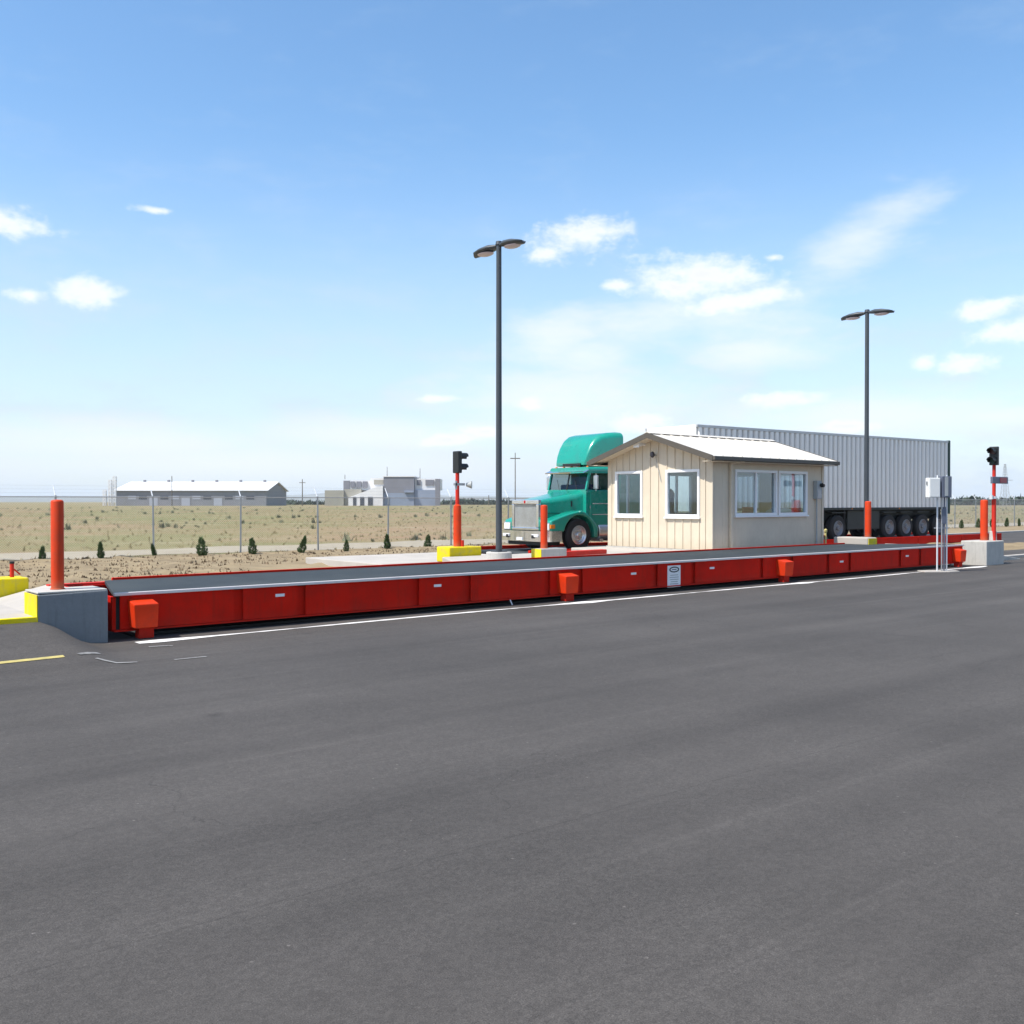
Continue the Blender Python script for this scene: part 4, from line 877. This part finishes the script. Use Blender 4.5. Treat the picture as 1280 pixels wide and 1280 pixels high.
# ------------------------------------------------------------------ fence
FY = 33.25
fe = thing('chain_link_fence', 'galvanized chain-link fence with barbed wire behind the scales', 'fence', (0, FY, 0))
post = MB().tube((0, 0, -.1), (0, 0, 2.05), .03, n=10).mesh('post', 'galv', 40)
arm = MB().tube((0, 0, 2.0), (0, .26, 2.38), .022, .016, n=8).mesh('barb_arm', 'galv_white', 40)
x = -3.3; nfp = 0
while x < 105:
    p_ = link('post', post, fe, (x, 0, 0), (random.uniform(-.012, .012), random.uniform(-.012, .012), 0)); link('barb_arm', arm, p_); x += 3.08
XE = x - 3.08
MB().tube((-3.3, 0, 2.0), (XE, 0, 2.0), .017, n=6).build('top_rail', 'galv', fe)
for k in range(3): MB().tube((-3.3, .09 + .08 * k, 2.13 + .115 * k), (XE, .09 + .08 * k, 2.13 + .115 * k), .0022, n=4).build('barbed_wire', 'galv', fe)
def chain():
    vs = []; fs = []; w = .0026; Hc = 1.95; st = .075; n = int((XE + 3.3 + Hc) / st)
    for s in (1, -1):
        for i in range(n):
            xb = -3.3 - (Hc if s > 0 else 0) + i * st; a0, a1 = (xb, xb + Hc) if s > 0 else (xb + Hc, xb); z0, z1 = .03, .03 + Hc
            if s < 0: a0, a1 = xb + Hc, xb
            lo, hi = min(a0, a1), max(a0, a1)
            if hi < -3.3 or lo > XE: continue
            o = len(vs)
            for aa, zz in ((a0, z0), (a1, z1)): vs += [(aa - w, -w, zz), (aa + w, -w, zz), (aa, w, zz)]
            fs += [(o, o + 1, o + 4, o + 3), (o + 1, o + 2, o + 5, o + 4), (o + 2, o, o + 3, o + 5)]
    m = MB(); m.v = vs; m.f = fs; return m
tag(chain().build('chain_link_mesh', 'galv', fe, fix=False), kind='stuff')

# ------------------------------------------------------------------ shrubs along the fence
def shrub(x, y, h, seed, label):
    r = np.random.default_rng(seed); fat = .75 + .55 * r.random(); lx, ly = r.normal(0, .07, 2)
    t = thing('conifer_shrub', label, 'shrub', (x, y, 0), 0, 'young conifers planted along the fence')
    MB().tube((0, 0, -.03), (.01, 0, h * .8), .018, .005, 6).build('trunk', 'bark', t)
    vs = []; fs = []; n = 700
    for i in range(n):
        u = r.random() ** 1.25; a = r.random() * 6.283; prof = fat * .235 * h * (1 - u) ** .5 * (.55 + .45 * min(1, u * 5)) * (1 + .22 * math.sin(a * 3 + seed) + .12 * math.sin(a * 7 + u * 9))
        rr = prof * (.35 + .65 * r.random() ** .5); u2 = u * (1 - .12 * r.random()); c = np.array([rr * math.cos(a) + lx * u * h, rr * math.sin(a) + ly * u * h, .03 + u2 * h * .97])
        if math.sin(a * 2 + u * 11 + seed * 1.7) > .93: continue
        d = np.array([math.cos(a) * .6, math.sin(a) * .6, 1.1]) + r.normal(0, .35, 3); d /= np.linalg.norm(d); s = np.cross(d, r.normal(0, 1, 3)); s /= np.linalg.norm(s)
        L_ = h * r.uniform(.07, .14); w = L_ * .3; o = len(vs); vs += [tuple(c - s * w), tuple(c + s * w), tuple(c + d * L_)]; fs.append((o, o + 1, o + 2))
    m = MB(); m.v = vs; m.f = fs; m.build('crown', 'shrub_green', t, fix=False)
words = ['first', 'second', 'third', 'fourth', 'fifth', 'sixth', 'seventh', 'eighth', 'ninth']
for k, (px, py, hp) in enumerate(((43, 699, 18), (122.5, 697.5, 18), (192.5, 695.5, 17), (253, 695, 20), (316.5, 692.8, 19), (377, 691, 18), (433, 689, 16), (484, 686.5, 18), (534, 684.8, 17))):
    p = G(px, py, .03); hh = hp / FPX * (p - CAM).dot(cf)
    shrub(p.x, min(p.y, FY - .3), hh * (1.0, 1.15, .95, 1.2, 1.1, 1.18, .92, 1.1, 1.0)[k], k + 1, 'young conifer shrub at the foot of the fence, %s from the left' % words[k])
for k, (px, lb) in enumerate(((1202, 'young conifer by the fence just right of the trailer end'), (1223, 'young conifer by the fence at the left side of the right-hand bollard'), (1240, 'young conifer by the fence between the right-hand bollard and the red signal post'), (1258, 'young conifer by the fence first to the right of the red signal post'), (1274, 'young conifer by the fence at the right edge of the picture'))):
    p = GY(px, 660, FY - .5); shrub(p.x, FY - .5, .58 + .06 * (k % 2), 40 + k, lb)

# ------------------------------------------------------------------ grass, sage, clods
def tufts(name, m, n, xr, yr, h, w, blades, seed, label, keep=None, z0=-.03):
    r = np.random.default_rng(seed); X = r.uniform(*xr, n * 2); Y = yr[0] + (yr[1] - yr[0]) * r.random(n * 2) ** 1.7
    c = np.stack([X, Y], 1); z = c @ np.array([fw.x, fw.y]); l = c @ np.array([rt.x, rt.y]); ok = (z > 5) & (np.abs(l / np.maximum(z, 1)) < .72)
    if keep is not None: ok &= keep(X, Y)
    X, Y = X[ok][:n], Y[ok][:n]; k = len(X); B = blades; sc = (.45 + 1.5 * r.random(k) ** 2.2)[:, None]
    a = r.random((k, B)) * 6.283; lean = r.random((k, B)) * .9; hh = h * sc * (.5 + .7 * r.random((k, B))); ww = w * sc * (.6 + .6 * r.random((k, B)))
    bx = X[:, None] + ww * 1.2 * r.normal(0, 1, (k, B)) * .6; byy = Y[:, None] + ww * 1.2 * r.normal(0, 1, (k, B)) * .6
    tx = bx + np.cos(a) * lean * hh; ty = byy + np.sin(a) * lean * hh; px_, py_ = -np.sin(a) * ww * .5, np.cos(a) * ww * .5
    Z = np.full_like(bx, z0)
    V = np.stack([np.stack([bx - px_, byy - py_, Z], -1), np.stack([bx + px_, byy + py_, Z], -1), np.stack([tx, ty, Z + hh], -1)], 2).reshape(-1, 3)
    nt_ = k * B; me = bpy.data.meshes.new(name); me.vertices.add(nt_ * 3); me.loops.add(nt_ * 3); me.polygons.add(nt_)
    me.vertices.foreach_set('co', V.ravel()); me.loops.foreach_set('vertex_index', np.arange(nt_ * 3)); me.polygons.foreach_set('loop_start', np.arange(nt_) * 3); me.polygons.foreach_set('loop_total', np.full(nt_, 3))
    me.update(calc_edges=True); me.materials.append(M[m]); o = bpy.data.objects.new(name, me); col.objects.link(o); return tag(o, label, name.replace('_', ' '), kind='stuff')
def clump(X, Y): return (np.sin(X * .21 + 1.3) + np.sin(Y * .17 + X * .05) + np.sin(X * .07 - Y * .11 + 2) + .8 * np.sin(X * .63 + Y * .4)) > .55
off_track = lambda X, Y: (Y < 34.3) | (Y > 39.2)
tufts('dry_grass', 'dry_grass', 40000, (-60, 260), (33.7, 230), .085, .035, 4, 21, 'dry tan grass covering the field behind the fence', off_track)
tufts('sagebrush', 'sage', 2600, (-60, 300), (40, 330), .24, .09, 22, 22, 'grey green sagebrush scattered over the dry field', clump)
tufts('mulch_chips', 'mulch', 16000, (-5, 45), (17.2, 33.2), .05, .05, 2, 23, 'coarse brown mulch and clods on the dirt verge', lambda X, Y: ~((X > 11.5) & (Y < 26.6)), z0=.02)

# ------------------------------------------------------------------ far buildings
def facing(px, py_base, depth):
    p = GD(px, 640, depth); return Vector((p.x, p.y, 0))
FRZ = AZ - math.pi / 2                       # local x along the picture, local y away
DW = 450.; K = DW / FPX
def H_(py): return EYE + (627 - py) * K
w0 = facing(145, 632, DW)
wh = thing('warehouse', 'long grey warehouse with white roof beyond the field at left', 'warehouse', w0, FRZ)
WLn = (333 - 145) * K; EVh = H_(613.5); RT = H_(602)
npan = 14
for k in range(npan):
    a, b = WLn * k / npan + .03, WLn * (k + 1) / npan - .03
    box(a, b, 0, .4, -.5, EVh - .05).build('wall_panel', 'ware_wall', wh)
    if k in (3, 6, 9): box(a + .5, b - .5, -.1, -.001, 0, EVh * .55).build('door', 'ware_door', wh)
    elif k not in (0, 13): box(a + .6, b - .6, -.08, -.001, EVh * .42, EVh * .66).build('window', 'ware_door' if k % 2 else 'ind_pane', wh)
for xe in (.02, WLn - .4): MB().prism([(.41, -.5), (40, -.5), (40, EVh - .05), (20, RT - .05), (.41, EVh - .02)], 'x', xe, xe + .38).build('end_wall', 'ware_wall', wh)
for k in range(6): MB().tube((WLn * (k + .5) / 6, 20, RT), (WLn * (k + .5) / 6, 20, RT + 1.1), .7, .7, 10).build('roof_vent', 'ind_grey', wh, smooth=40)
for k in range(12):
    a, b = -1 + (WLn + 2) * k / 12, -1 + (WLn + 2) * (k + 1) / 12
    MB().prism([(-.8, EVh), (20, RT), (41, EVh), (41, EVh + .3), (20, RT + .3), (-.8, EVh + .3)], 'x', a + .02, b - .02).build('roof_panel', 'ware_roof', wh)
for k, (px, top, lb) in enumerate(((131, 612, 'lowest white tower left of the grey warehouse, the leftmost'), (138, 600, 'middle white lattice tower left of the grey warehouse'), (143.5, 597, 'tallest white tower touching the grey warehouse'))):
    p = facing(px, 632, DW - 8); t = thing('white_tower', lb, 'tower', p, FRZ, 'white towers by the warehouse'); hh = H_(top)
    for sx in (-.55, .55):
        for sy in (-.55, .55): box(sx - .12, sx + .12, sy - .12, sy + .12, -.5, hh).build('leg', 'ind_white', t)
    for z in np.arange(1.5, hh, 1.6): box(-.67, .67, -.68, .68, z, z + .35).build('platform', 'ind_white', t)
ib = thing('industrial_building', 'large stepped grey and white industrial building beyond the field', 'building', facing(405, 629, DW + 10), FRZ)
def ix(px): return (px - 405) * K
def ibox(name, m, x0, x1, top, bot, y0, y1):
    return box(ix(x0), ix(x1), y0, y1, H_(bot) if bot < 628 else -.5, H_(top)).build(name, m, ib)
ibox('tan_hall', 'ind_tan', 406, 430, 612.5, 630, 0, 20); ibox('tan_hall', 'ind_tan', 430.2, 452, 611, 630, 2, 20)
ibox('penthouse', 'ind_grey', 428, 436, 600, 612.6, 4, 14)
for a, b in ((437.5, 443), (445, 451), (453, 459)): ibox('penthouse_panel', 'ind_grey', a, b, 601, 609, 3.5, 4.2)
ibox('penthouse', 'ind_white', 436.1, 466, 599.5, 612.6, 4.3, 16)
ibox('white_block', 'ind_white', 464, 481, 596.5, 630, 2.5, 22); ibox('white_block_panel', 'ind_tan', 468, 480, 599, 605, 2.2, 2.49)
ibox('main_block', 'ind_grey', 481.2, 520, 595.5, 616.0, 0, 24); ibox('roof_parapet', 'ind_white', 480, 521, 594.3, 595.4, -.3, 24); ibox('blue_base', 'ind_blue', 481.2, 520, 616.1, 630, -.1, 24)
ibox('canopy', 'ind_blue', 508, 520, 613, 615.5, -1.4, -.01)
ibox('right_wing', 'ind_white', 520.2, 552, 597.5, 612, 3, 22); ibox('right_base', 'ind_blue', 520.2, 549, 612.1, 630, 1, 22); ibox('end_column', 'ind_grey', 547, 553, 598, 630, .5, 3)
for a, b in ((523, 528), (534, 545)): ibox('window_band', 'ind_grey', a, b, 599, 606, 2.6, 2.99)
for k, (a, b) in enumerate(((443, 447), (452, 457), (462, 468))): ibox('loading_door', 'ind_pane', a, b, 621, 629, -2.2, -2)
MB().prism([(ix(437), -.5), (ix(480.9), -.5), (ix(480.9), H_(607)), (ix(474), H_(608)), (ix(455), H_(615)), (ix(437), H_(622))], 'y', -1.99, 1.9).build('sloped_shed', 'ind_white', ib)
for px, top in ((484, 582), (526.5, 584), (429.5, 592)): MB().tube((ix(px), 5, H_(598)), (ix(px), 5, H_(top)), .18, .12, 6).build('mast', 'wood_pole', ib)
def upole(px, top, depth, label, arms=True):
    p = facing(px, 0, depth); k = depth / FPX; h = EYE + (627 - top) * k
    t = thing('utility_pole', label, 'utility pole', p, FRZ, 'distant utility poles'); MB().tube((0, 0, -.5), (0, 0, h), .26 * depth / 450, .17 * depth / 450, 8).build('shaft', 'wood_pole', t, smooth=40)
    if arms: box(-1.3, 1.3, -.08, .08, h - 1.6, h - 1.35).build('cross_arm', 'wood_pole', t)
upole(378, 599, 420, 'thin distant pole between the warehouse and the industrial building'); upole(644, 566, 260, 'tall thin pole in the field just right of the near lamp post')
upole(215, 595, 430, 'thin pole in front of the long warehouse', False); upole(611, 619, 500, 'tiny far pole left of the near lamp post')
# lattice mast at far right
pm = facing(1256, 0, 330); k_ = 330 / FPX; hm = EYE + (627 - 580) * k_
lm = thing('lattice_mast', 'slender steel lattice mast on the horizon at far right', 'mast', pm, FRZ)
for sx in (-1, 1):
    for sy in (-1, 1): MB().tube((sx * 1.3, sy * 1.3, -.5), (sx * .2, sy * .2, hm), .07, .05, 5).build('leg', 'galv', lm)
for i in range(9):
    z0, z1 = hm * i / 9, hm * (i + 1) / 9; a, b = 1.3 - 1.1 * i / 9, 1.3 - 1.1 * (i + 1) / 9
    for sy in (-1, 1): MB().tube((-a, sy * a, z0), (b, sy * b, z1), .05, n=4).build('brace', 'galv', lm); MB().tube((a, sy * a, z0), (-b, sy * b, z1), .05, n=4).build('brace', 'galv', lm)
box(-2.6, 2.6, -.1, .1, hm * .62, hm * .62 + .15).build('cross_arm', 'galv', lm)
def far_trees(x0, x1, depth, hmax, n, seed, label):
    r = np.random.default_rng(seed); vs = []; fs = []; k = depth / FPX
    for i in range(n):
        px = x0 + (x1 - x0) * r.random(); c = GD(px, 640, depth + r.uniform(-15, 15)); hh = hmax * (.45 + .55 * abs(math.sin(px * .31 + seed)) * (.5 + .5 * math.sin(px * .11)))
        for j in range(6):
            z = r.random() ** 1.2 * hh; s = r.uniform(.5, 1.3); o = len(vs); q = np.array([c.x, c.y, z - .4]) + r.normal(0, .9, 3) * (1, 1, .2)
            for _ in range(3): vs.append(tuple(q + r.normal(0, s, 3)))
            fs.append((o, o + 1, o + 2))
    m = MB(); m.v = vs; m.f = fs; return tag(m.build('far_trees', 'far_tree', fix=False), label, 'trees', kind='stuff')
far_trees(1170, 1420, 520, 3.6, 3600, 5, 'dark line of far trees on the horizon at right'); far_trees(553, 640, 600, 2.6, 900, 6, 'low far bushes on the horizon left of the truck'); far_trees(330, 405, 600, 2.0, 500, 7, 'low far bushes between the far buildings')

# ------------------------------------------------------------------ haze
hz = bpy.data.materials.new('haze_air'); hz.use_nodes = True; N = hz.node_tree.nodes; N.remove(N['Principled BSDF'])
pv = N.new('ShaderNodeVolumePrincipled'); pv.inputs['Color'].default_value = (.72, .80, .92, 1); pv.inputs['Density'].default_value = .00009; pv.inputs['Anisotropy'].default_value = 0.
hz.node_tree.links.new(pv.outputs[0], N['Material Output'].inputs['Volume']); M['haze_air'] = hz
HAZE = True
if HAZE:
    tag(box(-3100, 12400, -3100, 12400, -14, 130).build('haze', 'haze_air'), 'thin pale haze over the plain', 'haze', kind='stuff')
